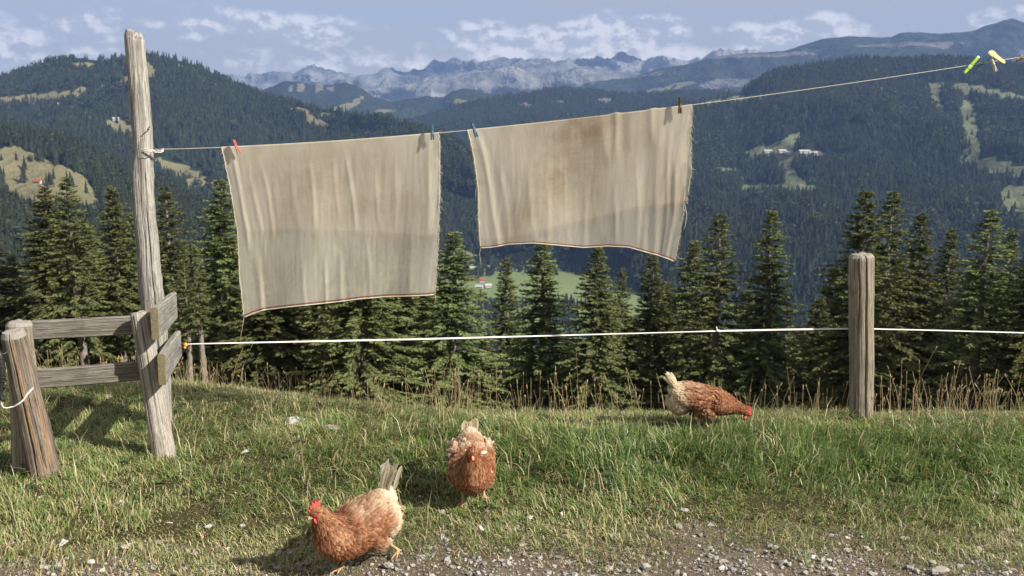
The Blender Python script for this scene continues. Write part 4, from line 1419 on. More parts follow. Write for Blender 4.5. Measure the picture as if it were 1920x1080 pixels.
thread(c1, V1[-1, 0], [(-0.01, 0, -0.05), (-0.022, 0.002, -0.10), (-0.026, 0, -0.145)])
thread(c1, V1[-1, -1], [(0.002, 0, -0.03), (-0.006, 0.002, -0.05)])
thread(c2, V2[-1, 0], [(-0.005, 0, -0.03), (-0.002, 0.002, -0.06), (0.004, 0, -0.095)])
thread(c2, V2[78, -1], [(0.006, 0, 0.0), (0.018, 0, -0.05), (0.012, 0, -0.11), (0.002, 0, -0.13)], 0.0011)
thread(c2, V2[58, 0], [(-0.012, 0, -0.02), (-0.014, 0, -0.08)])
thread(c2, V2[33, -1], [(0.012, 0, -0.03), (0.006, 0, -0.12)])

# ------------------------------------------------------------------ electric fence tape
M_TAPE = simple_mat('white_fence_tape', (0.72, 0.71, 0.67), 0.6, 0.3, 0.12, 300.0)
M_ORANGE = simple_mat('orange_plastic', (0.62, 0.33, 0.09), 0.45, 0.4, 0.15, 150.0)


def fence_tape():
    root = empty('electric_fence_tape', P(352, 646, 5.34))
    tab = np.array([(352, 645.5, 5.34), (450, 643, 5.36), (600, 640, 5.39), (800, 635.5, 5.42), (1000, 630.5, 5.45), (1200, 624.5, 5.48), (1345, 620.5, 5.50), (1480, 617.5, 5.52), (1600, 615.8, 5.545), (1640, 616.5, 5.55), (1760, 619.5, 5.57), (1920, 623, 5.6), (2300, 634, 5.65)])
    px = np.linspace(352, 2300, 420)
    c = np.stack([np.interp(px, tab[:, 0], np.convolve(np.pad(tab[:, k], 1, 'edge'), [.15, .7, .15], 'valid')) for k in (1, 2)], -1)
    pts = P_np(px, c[:, 0], c[:, 1])
    tw = np.interp(px, [352, 420, 560, 760, 860, 1000, 1180, 1300, 1345, 1400, 1592, 1650, 2300], [1.35, 1.1, 0.75, 0.15, 0.45, 0.95, 1.2, 1.3, 0.9, 0.35, 0.2, 1.15, 1.2])
    hw = 0.0046
    up = np.stack([0 * tw, np.sin(tw), np.cos(tw)], -1) * hw
    th = np.stack([0 * tw, -np.cos(tw), np.sin(tw)], -1) * 0.0009
    prof = [pts + up + th, pts + up - th, pts - up - th, pts - up + th]
    V = np.stack(prof, 1).reshape(-1, 3)
    me = mesh_np('tape', V - np.array(root.location), [grid_faces(len(px), 4, True)], M_TAPE, False)
    obj('tape', me, root)
    k = P(1345, 620, 5.50) - root.location
    b = MB()
    b.ellipsoid(k, (0.010, 0.010, 0.008))
    b.tube([k, k + Vector((-0.004, -0.004, 0.014)), k + Vector((-0.008, -0.006, 0.024))], [0.005, 0.004, 0.003], 6)
    b.tube([k, k + Vector((0.012, -0.004, 0.004))], [0.006, 0.003], 6)
    b.build('knot', M_TAPE, root)
    # orange insulator and the hook in the board
    q = P(348, 648, 5.34)
    ins = empty('insulator', q)
    b = MB()
    b.ellipsoid((0, 0, 0.004), (0.012, 0.010, 0.013), 12, 8)
    b.ellipsoid((-0.004, -0.002, -0.010), (0.008, 0.008, 0.010), 10, 6)
    b.tube([(0.006, 0, 0.006), (0.018, 0, 0.006)], [0.006, 0.004], 8)
    b.build('plastic_body', M_ORANGE, ins)
    b = MB()
    b.tube([(-0.045, 0.02, -0.012), (-0.03, 0.004, -0.014), (-0.018, 0, -0.020), (-0.006, 0, -0.022), (0.0, 0, -0.014), (-0.004, 0, -0.004), (-0.014, -0.002, -0.002), (-0.022, 0, -0.012)], 0.0022, 6)
    b.build('hook', M_WIRE, ins)
    tag(ins, 'small orange insulator hooked to the lower fence board, holding the white tape', 'insulator')
    tag(root, 'thin white electric fence tape stretched across to the right post', 'tape')


fence_tape()

# ------------------------------------------------------------------ gate handle and cord at the left edge
M_BLACK = simple_mat('black_rubber', (0.018, 0.018, 0.019), 0.5, 0.4, 0.3, 60.0)
M_CORD = simple_mat('white_cord', (0.74, 0.74, 0.74), 0.8, 0.2, 0.12, 300.0)


def gate_handle():
    root = empty('gate_handle', P(2, 700, 4.36))
    o = Vector(root.location)
    b = MB()
    pts = [P(-4, 655, 4.36), P(0, 668, 4.36), P(3, 690, 4.36), P(3, 712, 4.36), P(-1, 732, 4.36), P(3, 748, 4.36), P(10, 752, 4.36)]
    b.tube([p - o for p in pts], [0.008, 0.014, 0.017, 0.016, 0.013, 0.011, 0.006], 12)
    for k in range(7):
        p = P(1.5 + 0.6 * k, 672 + 7 * k, 4.36) - o
        b.ellipsoid(p, (0.0185, 0.0185, 0.0035), 14, 6)
    b.build('grip', M_BLACK, root)
    b = MB()
    b.tube([p - o for p in (P(-6, 660, 4.36), P(0, 662, 4.36), P(8, 664, 4.37), P(13, 660, 4.38), P(15, 657, 4.40))], 0.0026, 6)
    b.build('hook', M_WIRE, root)
    b = MB()
    path = [P(62, 728, 4.405), P(52, 738, 4.39), P(44, 750, 4.385), P(36, 757, 4.385), P(26, 762, 4.38), P(14, 765, 4.375), P(6, 764, 4.37), P(3, 758, 4.36), P(4, 750, 4.36)]
    b.tube([p - o for p in path], [0.0022, 0.004, 0.0046, 0.0036, 0.003, 0.003, 0.003, 0.003, 0.003], 7)
    b.tube([p - o + Vector((0.002, -0.003, 0.004)) for p in path[:5]], [0.0015, 0.0025, 0.0025, 0.0022, 0.002], 6)
    b.build('cord', M_CORD, root)
    tag(root, 'black fence gate handle with white cord hanging on the leaning post', 'handle')


gate_handle()

# ------------------------------------------------------------------ hens
def hen_skin_material():
    m, t = material('hen_body')
    at = t.n('ShaderNodeAttribute', attribute_name='Col').outputs['Color']
    tc = t.n('ShaderNodeTexCoord').outputs['Object']
    n = t.noise(tc, 90.0, 4.0, 0.65)
    c = t.mix(t.maprange(n, 0.3, 0.7, 0.0, 0.5), at, t.mix(1.0, at, (0.55, 0.5, 0.45), 'MULTIPLY'))
    out(t, principled(t, c, 0.8, bump(t, n, 0.5, 0.002), 0.2))
    return m


def feather_material():
    m, t = material('hen_feathers')
    at = t.n('ShaderNodeAttribute', attribute_name='Col').outputs['Color']
    d = principled(t, at, 0.65, None, 0.25)
    tr = t.n('ShaderNodeBsdfTranslucent', {'Color': at}).outputs[0]
    out(t, t.n('ShaderNodeMixShader', {0: 0.25, 1: d, 2: tr}).outputs[0])
    return m


M_HEN = hen_skin_material()
M_FEATHER = feather_material()
M_TAIL = M_FEATHER.copy()
M_TAIL.name = 'tail_feathers'
for _n in M_TAIL.node_tree.nodes:
    if _n.type == 'MIX_SHADER':
        _n.inputs[0].default_value = 0.5
M_COMB = simple_mat('red_comb', (0.50, 0.075, 0.075), 0.5, 0.4, 0.25, 120.0)
M_BEAK = simple_mat('horn_beak', (0.50, 0.36, 0.18), 0.4, 0.4, 0.2, 200.0)
M_EYE = simple_mat('hen_eye', (0.30, 0.10, 0.03), 0.15, 0.6, 0.1, 300.0)
M_PUPIL = simple_mat('hen_pupil', (0.01, 0.01, 0.01), 0.1, 0.6, 0.1, 300.0)


def lerp_rows(rows, n):
    rows = np.array(rows, float)
    t = np.linspace(0, len(rows) - 1, n)
    # Catmull-Rom through the rows
    i = np.clip(np.floor(t).astype(int), 0, len(rows) - 2)
    f = (t - i)[:, None]
    p0 = rows[np.maximum(i - 1, 0)]; p1 = rows[i]; p2 = rows[i + 1]; p3 = rows[np.minimum(i + 2, len(rows) - 1)]
    return 0.5 * (2 * p1 + (p2 - p0) * f + (2 * p0 - 5 * p1 + 4 * p2 - p3) * f ** 2 + (3 * p1 - p0 - 3 * p2 + p3) * f ** 3)


def make_hen(label, loc, heading, rings, head, legs, seed, tail, cream=0.4, scale=1.0, tint=(1, 1, 1), tail_col=(0.72, 0.62, 0.46), flow_down=0.3, wing_z=0.188, white_specks=0.0, comb=1.0):
    """rings: (x, z, half width, half height) from tail root to beak root; head: (x, z, pitch);
    legs: list of (hip, knee, hock, foot) points; all in hen space, x forward, z up"""
    rng = np.random.default_rng(seed)
    root = empty('hen', loc)
    root.rotation_euler = (0, 0, heading)
    root.scale = (scale,) * 3
    b = MB()
    rr = lerp_rows(rings, 48)
    ns = 28
    tan = np.gradient(rr[:, :2], axis=0)
    tan /= np.linalg.norm(tan, axis=1, keepdims=True)
    V = []
    for (x, z, w, h), (tx, tz) in zip(rr, tan):
        w = max(w, 0.003); h = max(h, 0.003)
        for k in range(ns):
            a = 2 * math.pi * k / ns
            yy = w * math.cos(a)
            hh = h * math.sin(a)
            V.append((x - tz * hh, yy, z + tx * hh))
    F = grid_faces(len(rr), ns, True).tolist()
    F.append(list(range(ns))[::-1]); F.append([(len(rr) - 1) * ns + k for k in range(ns)])
    b.add(V, F)
    wc = rings[3]
    wr = Matrix.Rotation(R(12), 3, 'Y')
    for sg in (-1, 1):
        b.ellipsoid((-0.035, sg * 0.074, wing_z), (0.115, 0.028, 0.058), 20, 14, wr)
        b.ellipsoid((0.055, sg * 0.070, wing_z - 0.012), (0.045, 0.028, 0.045), 16, 12)
    # rear fluff
    b.ellipsoid((-0.120, 0, 0.158), (0.074, 0.068, 0.068), 18, 14)
    segs = []
    for (hip, knee, hock, foot, toe_dir) in legs:
        hip, knee, hock, foot = map(Vector, (hip, knee, hock, foot))
        b.tube([hip, hip.lerp(knee, 0.5), knee, knee.lerp(hock, 0.55), hock], [0.050, 0.047, 0.036, 0.020, 0.0085], 14)
        b.tube([hock, hock.lerp(foot, 0.5), foot], [0.0078, 0.0066, 0.0072], 10)
        segs.append((hock, foot))
        td = Vector(toe_dir).normalized()
        sd = Vector((-td.y, td.x, 0))
        for ang, L in ((-0.55, 0.045), (0.0, 0.058), (0.55, 0.045), (math.pi, 0.022)):
            d = td * math.cos(ang) + sd * math.sin(ang)
            tip = foot + d * L
            tip.z = min(foot.z, foot.z - 0.004) if abs(toe_dir[2]) < 0.01 else foot.z + toe_dir[2] * L
            m_ = foot.lerp(tip, 0.5) + Vector((0, 0, 0.003))
            b.tube([foot, m_, tip], [0.0066, 0.0052, 0.0030], 8)
            segs.append((foot, tip))
    tmp = bpy.data.objects.new('tmp', mesh_py('tmp', b.V, b.F, None))
    COL.objects.link(tmp)
    rm = tmp.modifiers.new('r', 'REMESH'); rm.mode = 'VOXEL'; rm.voxel_size = 0.0038
    smd = tmp.modifiers.new('s', 'SMOOTH'); smd.iterations = 6; smd.factor = 0.5
    dg = bpy.context.evaluated_depsgraph_get()
    me = bpy.data.meshes.new_from_object(tmp.evaluated_get(dg))
    bpy.data.objects.remove(tmp)
    me.name = 'body'
    n = len(me.vertices)
    co = np.zeros(n * 3, np.float32); me.vertices.foreach_get('co', co); co = co.reshape(-1, 3).astype(float)
    no = np.zeros(n * 3, np.float32); me.vertices.foreach_get('normal', no); no = no.reshape(-1, 3).astype(float)
    hx, hz, hp = head
    hd = np.array([math.cos(hp), 0, math.sin(hp)])

    def colour(c, jit):
        """plumage colour by place on the bird"""
        q = fbm(c[:, 0] * 22 + 5, c[:, 2] * 22 + c[:, 1] * 17, seed + 4, 3)
        rust = np.array([0.190, 0.062, 0.022]) * np.array(tint)
        pale = np.array([0.41, 0.215, 0.105])
        crm = np.array([0.66, 0.545, 0.385])
        t = np.clip(0.30 + 0.55 * q + jit * 0.30 + 0.6 * (c[:, 2] - 0.22) / 0.1 * 0.25, 0, 1)
        col = rust * (1 - t[:, None]) + pale * t[:, None]
        # cream rump, fluff and a broken pale band over the back
        rump = smooth(-0.05, -0.13, c[:, 0] + 0.03 * q) * smooth(0.10, 0.16, c[:, 2] + 0.02 * q) * (0.55 + cream)
        fluff = smooth(-0.045, -0.115, c[:, 0]) * smooth(0.175, 0.135, c[:, 2]) * 1.1
        thigh = smooth(0.115, 0.085, c[:, 2]) * smooth(0.06, 0.0, c[:, 0]) * 0.5
        back_ = smooth(0.22, 0.25, c[:, 2]) * smooth(0.10, 0.0, c[:, 0]) * cream * (0.3 + 0.9 * np.clip(q + 0.2, 0, 1))
        k = np.clip(np.maximum.reduce([rump, fluff, thigh, back_]), 0, 0.95)
        return col * (1 - k[:, None]) + crm * k[:, None]

    def seg_dist(p):
        d = np.full(len(p), 9.0)
        for a, c in segs:
            a = np.array(a); c = np.array(c)
            ab = c - a
            t = np.clip(((p - a) @ ab) / (ab @ ab), 0, 1)
            d = np.minimum(d, np.linalg.norm(p - (a + t[:, None] * ab), axis=1))
        return d
    col = colour(co, np.zeros(n))
    sd_ = seg_dist(co)
    leg = sd_ < 0.0125
    for a, c in segs[::5]:
        leg &= ~((co[:, 2] > a.z + 0.004) & (np.linalg.norm(co - np.array(a), axis=1) < 0.05))
    col[leg] = np.array([0.50, 0.335, 0.20])
    fc = np.array([hx, 0, hz]) + hd * 0.012
    face = np.linalg.norm((co - fc) * np.array([1, 1, 1.0]), axis=1) < 0.0225
    col[face] = np.array([0.44, 0.085, 0.075])
    at = me.color_attributes.new('Col', 'FLOAT_COLOR', 'POINT')
    at.data.foreach_set('color', np.concatenate([col, np.ones((n, 1))], 1).astype(np.float32).ravel())
    me.materials.clear(); me.materials.append(M_HEN)
    me.polygons.foreach_set('use_smooth', np.ones(len(me.polygons), bool))
    obj('body', me, root)
    # --- feathers laid over the body
    hd_d = np.linalg.norm(co - np.array([hx, 0, hz]), axis=1)
    ok = (~leg) & (~face) & (sd_ > 0.014)
    ids = rng.choice(np.nonzero(ok)[0], 7600, replace=True)
    p = co[ids] + rng.normal(0, 0.0012, (len(ids), 3)); nn = no[ids]
    # local spine direction: feathers point from head to tail
    sx = rr[:, 0]; near = np.argmin((p[:, None, 0] - rr[None, :, 0]) ** 2 + (p[:, None, 2] - rr[None, :, 1]) ** 2, axis=1)
    tdir = -np.stack([tan[near, 0], 0 * tan[near, 0], tan[near, 1]], -1)
    tdir[:, 2] -= flow_down * (p[:, 2] < 0.24)
    tdir += rng.normal(0, 0.13, tdir.shape)
    tdir -= nn * np.sum(tdir * nn, 1, keepdims=True)
    tdir /= np.linalg.norm(tdir, axis=1, keepdims=True) + 1e-6
    sdv = np.cross(nn, tdir)
    dh = hd_d[ids]
    neck = smooth(0.13, 0.04, dh)
    fluffm = smooth(-0.06, -0.12, p[:, 0]) * smooth(0.19, 0.15, p[:, 2])
    L = (0.025 * (1 - neck) + 0.016 * neck) * rng.uniform(0.7, 1.25, len(ids))
    wg = (np.abs(p[:, 1]) > 0.055) * (p[:, 0] < 0.03) * (p[:, 2] > 0.17)
    L = L * (1 + 0.35 * wg)
    Wd = L * (0.30 * (1 - neck) + 0.20 * neck) * (1 - 0.45 * fluffm) * rng.uniform(0.8, 1.2, len(ids))
    L = L * (1 + 0.25 * fluffm)
    lift = 0.07 + 0.22 * fluffm + rng.uniform(0, 0.12, len(ids))
    e = nn * 0.0008
    b0 = p + e
    m1 = p + tdir * (L * 0.55)[:, None] + nn * (L * lift * 0.9)[:, None]
    tp = p + tdir * L[:, None] + nn * (L * lift * 0.9)[:, None]
    s1 = sdv * Wd[:, None]
    sag = nn * (Wd * 0.28)[:, None]
    Vv = np.stack([b0 - s1 * 0.35, b0 + s1 * 0.35, m1 + s1 - sag, m1, m1 - s1 - sag, tp + s1 * 0.45, tp - s1 * 0.45, tp + tdir * (L * 0.12)[:, None]], 1).reshape(-1, 3)
    bi = (np.arange(len(ids)) * 8)[:, None]
    Fq = np.concatenate([bi + np.array([0, 3, 4, 4])[None, :3]], 0)
    tri = np.concatenate([bi + np.array(q)[None] for q in ((0, 1, 3), (1, 2, 3), (0, 3, 4), (3, 2, 5), (3, 5, 7), (3, 7, 6), (3, 6, 4))], 0)
    fcol = colour(p, rng.normal(0, 1.1, len(ids)))
    wsp = (rng.random(len(ids)) < white_specks) * (p[:, 0] < 0.12) * (p[:, 2] > 0.17)
    fcol = np.where(wsp[:, None] > 0, np.array([0.72, 0.64, 0.50]), fcol)
    rim = np.clip(fcol * 1.25 + 0.035, 0, 0.85)
    quill = fcol * 0.72
    cc = np.stack([quill, quill, fcol, quill, fcol, rim, rim, rim], 1).reshape(-1, 3)
    pl = obj('plumage', mesh_np('plumage', Vv, [tri], M_FEATHER, False, {'Col': cc}), root)
    tag(pl, kind='stuff')
    # --- tail feathers
    tx, tz, ta, fan, tl, nf, tw, spread = tail
    Vt, Ft, Ct = [], [], []
    for k in range(nf):
        f = (k / (nf - 1) - 0.5)
        sp = f * fan
        ta_ = ta + rng.uniform(-spread, spread)
        d = np.array([math.cos(ta_), 0, math.sin(ta_)])
        d = d + np.array([0, sp, -abs(sp) * 0.25])
        d /= np.linalg.norm(d)
        s_ = np.cross(d, np.array([0.6, 0.0, 0.8 if ta < 1.9 else 0.3])) + np.array([rng.normal(0, .4), 0, 0])
        s_ = s_ - d * (s_ @ d)
        s_ /= np.linalg.norm(s_)
        base = np.array([tx + rng.uniform(-0.022, 0.022), f * 0.05, tz + rng.uniform(-0.01, 0.01)])
        ln = tl * rng.uniform(0.82, 1.08)
        o_ = len(Vt)
        cst = np.array(tail_col) * rng.uniform(0.82, 1.12)
        for q, wv in ((0, 0.35), (0.3, 0.8), (0.65, 1.0), (0.9, 0.85), (1.0, 0.35)):
            c_ = base + d * ln * q + np.array([-1, 0, 0]) * 0.02 * q * q
            wq = tw * wv
            curl = np.cross(d, s_) * wq * 0.25
            Vt += [c_ - s_ * wq - curl, c_, c_ + s_ * wq - curl]
            tone = cst if q > 0.25 else cst * 0.6 + np.array([0.30, 0.15, 0.07]) * 0.4
            Ct += [tone * 1.05, tone * 0.78, tone * 1.05]
        for r_ in range(4):
            for c_ in range(2):
                i = o_ + r_ * 3 + c_
                Ft.append((i, i + 1, i + 4, i + 3))
    obj('tail', mesh_np('tail', np.array(Vt), [np.array(Ft)], M_TAIL, True, {'Col': np.clip(np.array(Ct), 0, 0.9)}), root)
    # --- head parts, built along the head axis
    hm = Matrix.Translation((hx, 0, hz)) @ Matrix.Rotation(-hp, 4, 'Y')

    def put(mb, name, mat, parent=root, smooth_shade=True):
        mb.V = [tuple(hm @ Vector(v)) for v in mb.V]
        return mb.build(name, mat, parent, smooth_shade)
    mb = MB()    # beak: upper hooked half and lower half
    mb.tube([(0.020, 0, 0.001), (0.030, 0, 0.0015), (0.040, 0, -0.001), (0.048, 0, -0.007)], [0.0088, 0.0068, 0.0042, 0.0008], 10)
    mb.tube([(0.020, 0, -0.006), (0.032, 0, -0.0065), (0.041, 0, -0.007)], [0.0062, 0.0042, 0.001], 8)
    put(mb, 'beak', M_BEAK)
    mb = MB()    # comb: serrated fleshy blade
    prof_b = [(-0.016, 0.014), (-0.008, 0.019), (0.0, 0.020), (0.008, 0.019), (0.016, 0.014), (0.024, 0.008)]
    prof_t = [(-0.022, 0.024), (-0.017, 0.036), (-0.012, 0.029), (-0.006, 0.044), (-0.001, 0.032), (0.006, 0.046), (0.010, 0.031), (0.016, 0.040), (0.019, 0.024), (0.026, 0.026), (0.028, 0.010)]
    poly = prof_b[::-1] + prof_t
    poly = [prof_b[0]] + prof_t + prof_b[::-1][:-1]
    npl = len(poly)
    cen2 = (0.003, 0.025)
    for sg in (-1, 1):
        pass
    poly = [(x * 1.2 * comb, 0.014 + (z - 0.014) * 1.25 * comb) for x, z in poly]
    Vc = [(x, 0.0032, z) for x, z in poly] + [(x, -0.0032, z) for x, z in poly] + [(cen2[0], 0.0055, cen2[1] - 0.004), (cen2[0], -0.0055, cen2[1] - 0.004)]
    Fc = [(k, (k + 1) % npl, 2 * npl) for k in range(npl)] + [(npl + (k + 1) % npl, npl + k, 2 * npl + 1) for k in range(npl)] + [((k + 1) % npl, k, npl + k, npl + (k + 1) % npl) for k in range(npl)]
    mb.add(Vc, Fc)
    put(mb, 'comb', M_COMB, smooth_shade=False)
    for sg in (-1, 1):
        mb = MB()
        mb.ellipsoid((0.019, sg * 0.0075, -0.023), (0.0095, 0.0035, 0.015), 12, 8, Matrix.Rotation(sg * 0.2, 3, 'X'))
        put(mb, 'wattle', M_COMB)
        mb = MB()
        mb.ellipsoid((-0.006, sg * 0.0205, -0.006), (0.007, 0.003, 0.0095), 10, 8)
        put(mb, 'ear_lobe', M_COMB)
        mb = MB()
        mb.ellipsoid((0.010, sg * 0.0195, 0.005), (0.0046, 0.0022, 0.0046), 12, 8)
        ey = put(mb, 'eye', M_EYE)
        mb = MB()
        mb.ellipsoid((0.0105, sg * 0.0212, 0.005), (0.0022, 0.0010, 0.0022), 10, 6)
        put(mb, 'pupil', M_PUPIL, ey)
    tag(root, label, 'hen')
    return root


RINGS_UP = [(-0.176, 0.276, 0.012, 0.014), (-0.158, 0.262, 0.040, 0.040), (-0.115, 0.226, 0.068, 0.070), (-0.05, 0.188, 0.087, 0.086), (0.02, 0.168, 0.094, 0.092), (0.08, 0.168, 0.090, 0.096),
            (0.122, 0.190, 0.072, 0.084), (0.147, 0.222, 0.055, 0.062), (0.163, 0.252, 0.042, 0.045), (0.176, 0.276, 0.032, 0.033), (0.193, 0.294, 0.025, 0.026), (0.211, 0.299, 0.020, 0.021), (0.226, 0.296, 0.011, 0.012)]
RINGS_PECK = [(-0.185, 0.240, 0.012, 0.014), (-0.162, 0.228, 0.042, 0.042), (-0.115, 0.205, 0.070, 0.070), (-0.05, 0.184, 0.086, 0.076), (0.02, 0.166, 0.090, 0.078), (0.085, 0.148, 0.083, 0.074),
              (0.135, 0.135, 0.066, 0.062), (0.175, 0.122, 0.049, 0.047), (0.210, 0.110, 0.036, 0.036), (0.238, 0.098, 0.027, 0.028), (0.257, 0.087, 0.022, 0.023), (0.272, 0.076, 0.018, 0.018), (0.284, 0.066, 0.009, 0.010)]

g1 = G(672, 1068)
make_hen('brown hen striding left on the gravel in front, white tail upright', (g1.x, g1.y, g1.z + 0.002), R(229), RINGS_UP, (0.193, 0.296, R(-18)),
         [((0.005, -0.045, 0.135), (0.025, -0.05, 0.095), (0.010, -0.045, 0.062), (0.055, -0.040, 0.008), (1, 0, 0)),
          ((-0.03, 0.045, 0.135), (-0.06, 0.05, 0.100), (-0.115, 0.045, 0.085), (-0.175, 0.045, 0.030), (0.75, 0, -0.5))],
         3, (-0.150, 0.272, R(96), 0.30, 0.110, 30, 0.009, 0.17), 0.6, 0.97, (1, 1, 1), (0.86, 0.79, 0.63))
g2 = G(884, 948)
make_hen('brown hen walking towards the camera on the grass, white flecks on its wing', (g2.x, g2.y + 0.02, g2.z + 0.014), R(-86), RINGS_UP, (0.193, 0.296, R(-25)),
         [((0.0, -0.05, 0.13), (0.03, -0.052, 0.098), (0.005, -0.045, 0.072), (0.035, -0.040, 0.008), (1, -0.1, 0)),
          ((0.0, 0.05, 0.13), (0.01, 0.055, 0.098), (-0.03, 0.05, 0.076), (-0.025, 0.058, 0.010), (1, 0.15, 0))],
         5, (-0.158, 0.248, R(118), 0.22, 0.075, 16, 0.012, 0.15), 0.7, 0.97, (1.12, 1.15, 1.15), (0.58, 0.46, 0.31), white_specks=0.07, comb=0.85)
g3 = G(1322, 800)
make_hen('brown hen pecking at the grass on the crest, head down to the right', (g3.x - 0.02, g3.y, g3.z - 0.004), R(4), RINGS_PECK, (0.257, 0.087, R(-45)),
         [((0.0, -0.045, 0.125), (0.03, -0.05, 0.09), (0.0, -0.045, 0.062), (0.03, -0.04, 0.008), (1, 0, 0)),
          ((-0.02, 0.045, 0.125), (0.0, 0.05, 0.09), (-0.04, 0.045, 0.062), (-0.03, 0.04, 0.008), (1, 0, 0))],
         7, (-0.160, 0.232, R(108), 0.40, 0.088, 34, 0.011, 0.26), 0.36, 0.96, (1.0, 0.98, 0.95), (0.84, 0.77, 0.61), wing_z=0.185, white_specks=0.0, comb=0.68)

# ------------------------------------------------------------------ far farmhouses
M_WALLW = simple_mat('whitewashed_wall', (0.48, 0.47, 0.44), 0.9, 0.1, 0.08, 0.6)
M_WALLB = simple_mat('dark_timber_wall', (0.16, 0.11, 0.075), 0.9, 0.1, 0.2, 0.6)
M_ROOFR = simple_mat('red_tile_roof', (0.32, 0.085, 0.065), 0.9, 0.1, 0.2, 0.8)
M_ROOFG = simple_mat('grey_roof', (0.40, 0.39, 0.40), 0.8, 0.2, 0.15, 0.8)
M_PANE = simple_mat('window_pane', (0.03, 0.035, 0.04), 0.2, 0.5, 0.1, 1.0)


def house(p, rz, L, W, Hw, Hr, wall, roof, label, name='farmhouse'):
    root = empty(name, (p[0], p[1], p[2] - 0.8))
    root.rotation_euler = (0, 0, rz)
    Hw += 0.8
    l, w = L / 2, W / 2
    V = [(-l, -w, 0), (l, -w, 0), (l, w, 0), (-l, w, 0), (-l, -w, Hw), (l, -w, Hw), (l, w, Hw), (-l, w, Hw), (-l, 0, Hw + Hr), (l, 0, Hw + Hr)]
    F = [(0, 1, 5, 4), (1, 2, 6, 9, 5), (2, 3, 7, 6), (3, 0, 4, 8, 7)]
    obj('wall', mesh_py('wall', V, F, wall, False), root)
    o = 0.9; t = 0.25
    sl = Hr / w
    V = []
    for x in (-l - o, l + o):
        for (y, z) in ((-w - o, Hw - o * sl), (0, Hw + Hr), (w + o, Hw - o * sl), (w + o, Hw - o * sl + t), (0, Hw + Hr + t), (-w - o, Hw - o * sl + t)):
            V.append((x, y, z + 0.05))
    F = [(k, (k + 1) % 6, 6 + (k + 1) % 6, 6 + k) for k in range(6)] + [(0, 5, 4, 1), (1, 4, 3, 2), (6, 7, 10, 11), (7, 8, 9, 10)]
    obj('roof', mesh_py('roof', V, F, roof, False), root)
    for k in range(3):
        x = -l + L * (k + 0.7) / 3.4
        z = Hw * 0.62
        V = [(x - .6, -w - .06, z - .7), (x + .6, -w - .06, z - .7), (x + .6, -w - .06, z + .7), (x - .6, -w - .06, z + .7), (x - .6, -w + .05, z - .7), (x + .6, -w + .05, z - .7), (x + .6, -w + .05, z + .7), (x - .6, -w + .05, z + .7)]
        obj('window', mesh_py('window', V, [(0, 1, 2, 3), (1, 5, 6, 2), (5, 4, 7, 6), (4, 0, 3, 7), (3, 2, 6, 7), (0, 4, 5, 1)], M_PANE, False), root)
    tag(root, label, 'house')


house(L_A2.at(56, 344), R(-12), 9, 6, 2.4, 2.2, M_WALLW, M_ROOFR, 'white farmhouse with red roof on the sloping left meadow')
house(L_A.at(100, 199), R(20), 16, 11, 5, 4, M_WALLW, M_ROOFG, 'tiny white hut at the edge of the heath patch on the left mountain', 'hut')
house(L_A.at(230, 231), R(10), 13, 9, 4.5, 3, M_WALLW, M_ROOFG, 'tiny hut on the clearing just left of the tall post', 'hut')
for k, (px, py, rz, L, lab) in enumerate([(1447, 291, 0, 22, 'leftmost grey-roofed building of the hamlet in the right clearing'), (1478, 287, 8, 26, 'large pale building in the left half of the hamlet on the right slope'), (1490, 290, -5, 20, 'pale building in the middle of the hamlet on the right slope'),
                                          (1519, 286, 4, 26, 'long pale-roofed building in the right half of the hamlet on the right slope'), (1536, 290, -8, 16, 'rightmost small building of the hamlet on the right slope')]):
    house(L_E.at(px, py), R(rz), L, 12, 5, 3.5, M_WALLW, M_ROOFG, lab, 'hamlet_building')


def valley_pt(px, py):
    Y = 1000
    while Y < 2600:
        p = P(px, py, Y)
        if p.z < -262:
            break
        Y += 4
    return p


for px, py, rz, L, roof, lab, nm in [(903, 528, 15, 14, M_ROOFR, 'red-roofed farm in the valley right of the first cloth', 'farmhouse'), (899, 540, -10, 18, M_ROOFG, 'white house just below the red-roofed valley farm, left of the pair', 'farmhouse'), (915, 538, 20, 16, M_ROOFG, 'white house just below the red-roofed valley farm, right of the pair', 'farmhouse'),
                                     (1055, 567, -15, 20, M_ROOFG, 'white valley house seen between two spruces below the second cloth', 'farmhouse'), (1008, 560, 30, 16, M_ROOFG, 'small house half hidden behind the spruce below the second cloth', 'farmhouse'),
                                     (886, 505, 10, 20, M_ROOFG, 'pale house on the valley slope just right of the first cloth', 'farmhouse')]:
    house(valley_pt(px, py), R(rz), L * 0.6, 6, 2.8, 2.4, M_WALLW, roof, lab, nm)


def road(layer, pts, w, label):
    """gravel road laid on a slope"""
    c = [layer.at(px, py) + Vector((0, 0, 2.2)) for px, py in pts]
    c = np.array([list(v) for v in c])
    t = np.linspace(0, len(c) - 1, len(c) * 6)
    q = np.stack([np.interp(t, np.arange(len(c)), c[:, k]) for k in range(3)], -1)
    d = np.gradient(q, axis=0); d[:, 2] = 0
    d /= np.linalg.norm(d, axis=1, keepdims=True)
    s = np.stack([-d[:, 1], d[:, 0], 0 * d[:, 0]], -1) * w / 2
    s[:, 2] += 0.0
    V = np.stack([q - s, q + s, q + s - [0, 0, 6], q - s - [0, 0, 6]], 1).reshape(-1, 3)
    me = mesh_np('road', V, [grid_faces(len(q), 4, True)], simple_mat('pale_gravel_road', (0.36, 0.34, 0.30), 0.95, 0.05, 0.15, 0.1), False)
    tag(obj('road', me), label, None, None, 'structure')


road(L_C, [(815, 345), (830, 334), (845, 327), (862, 321), (885, 314), (905, 308)], 16, 'pale curving road seen between the two cloths')

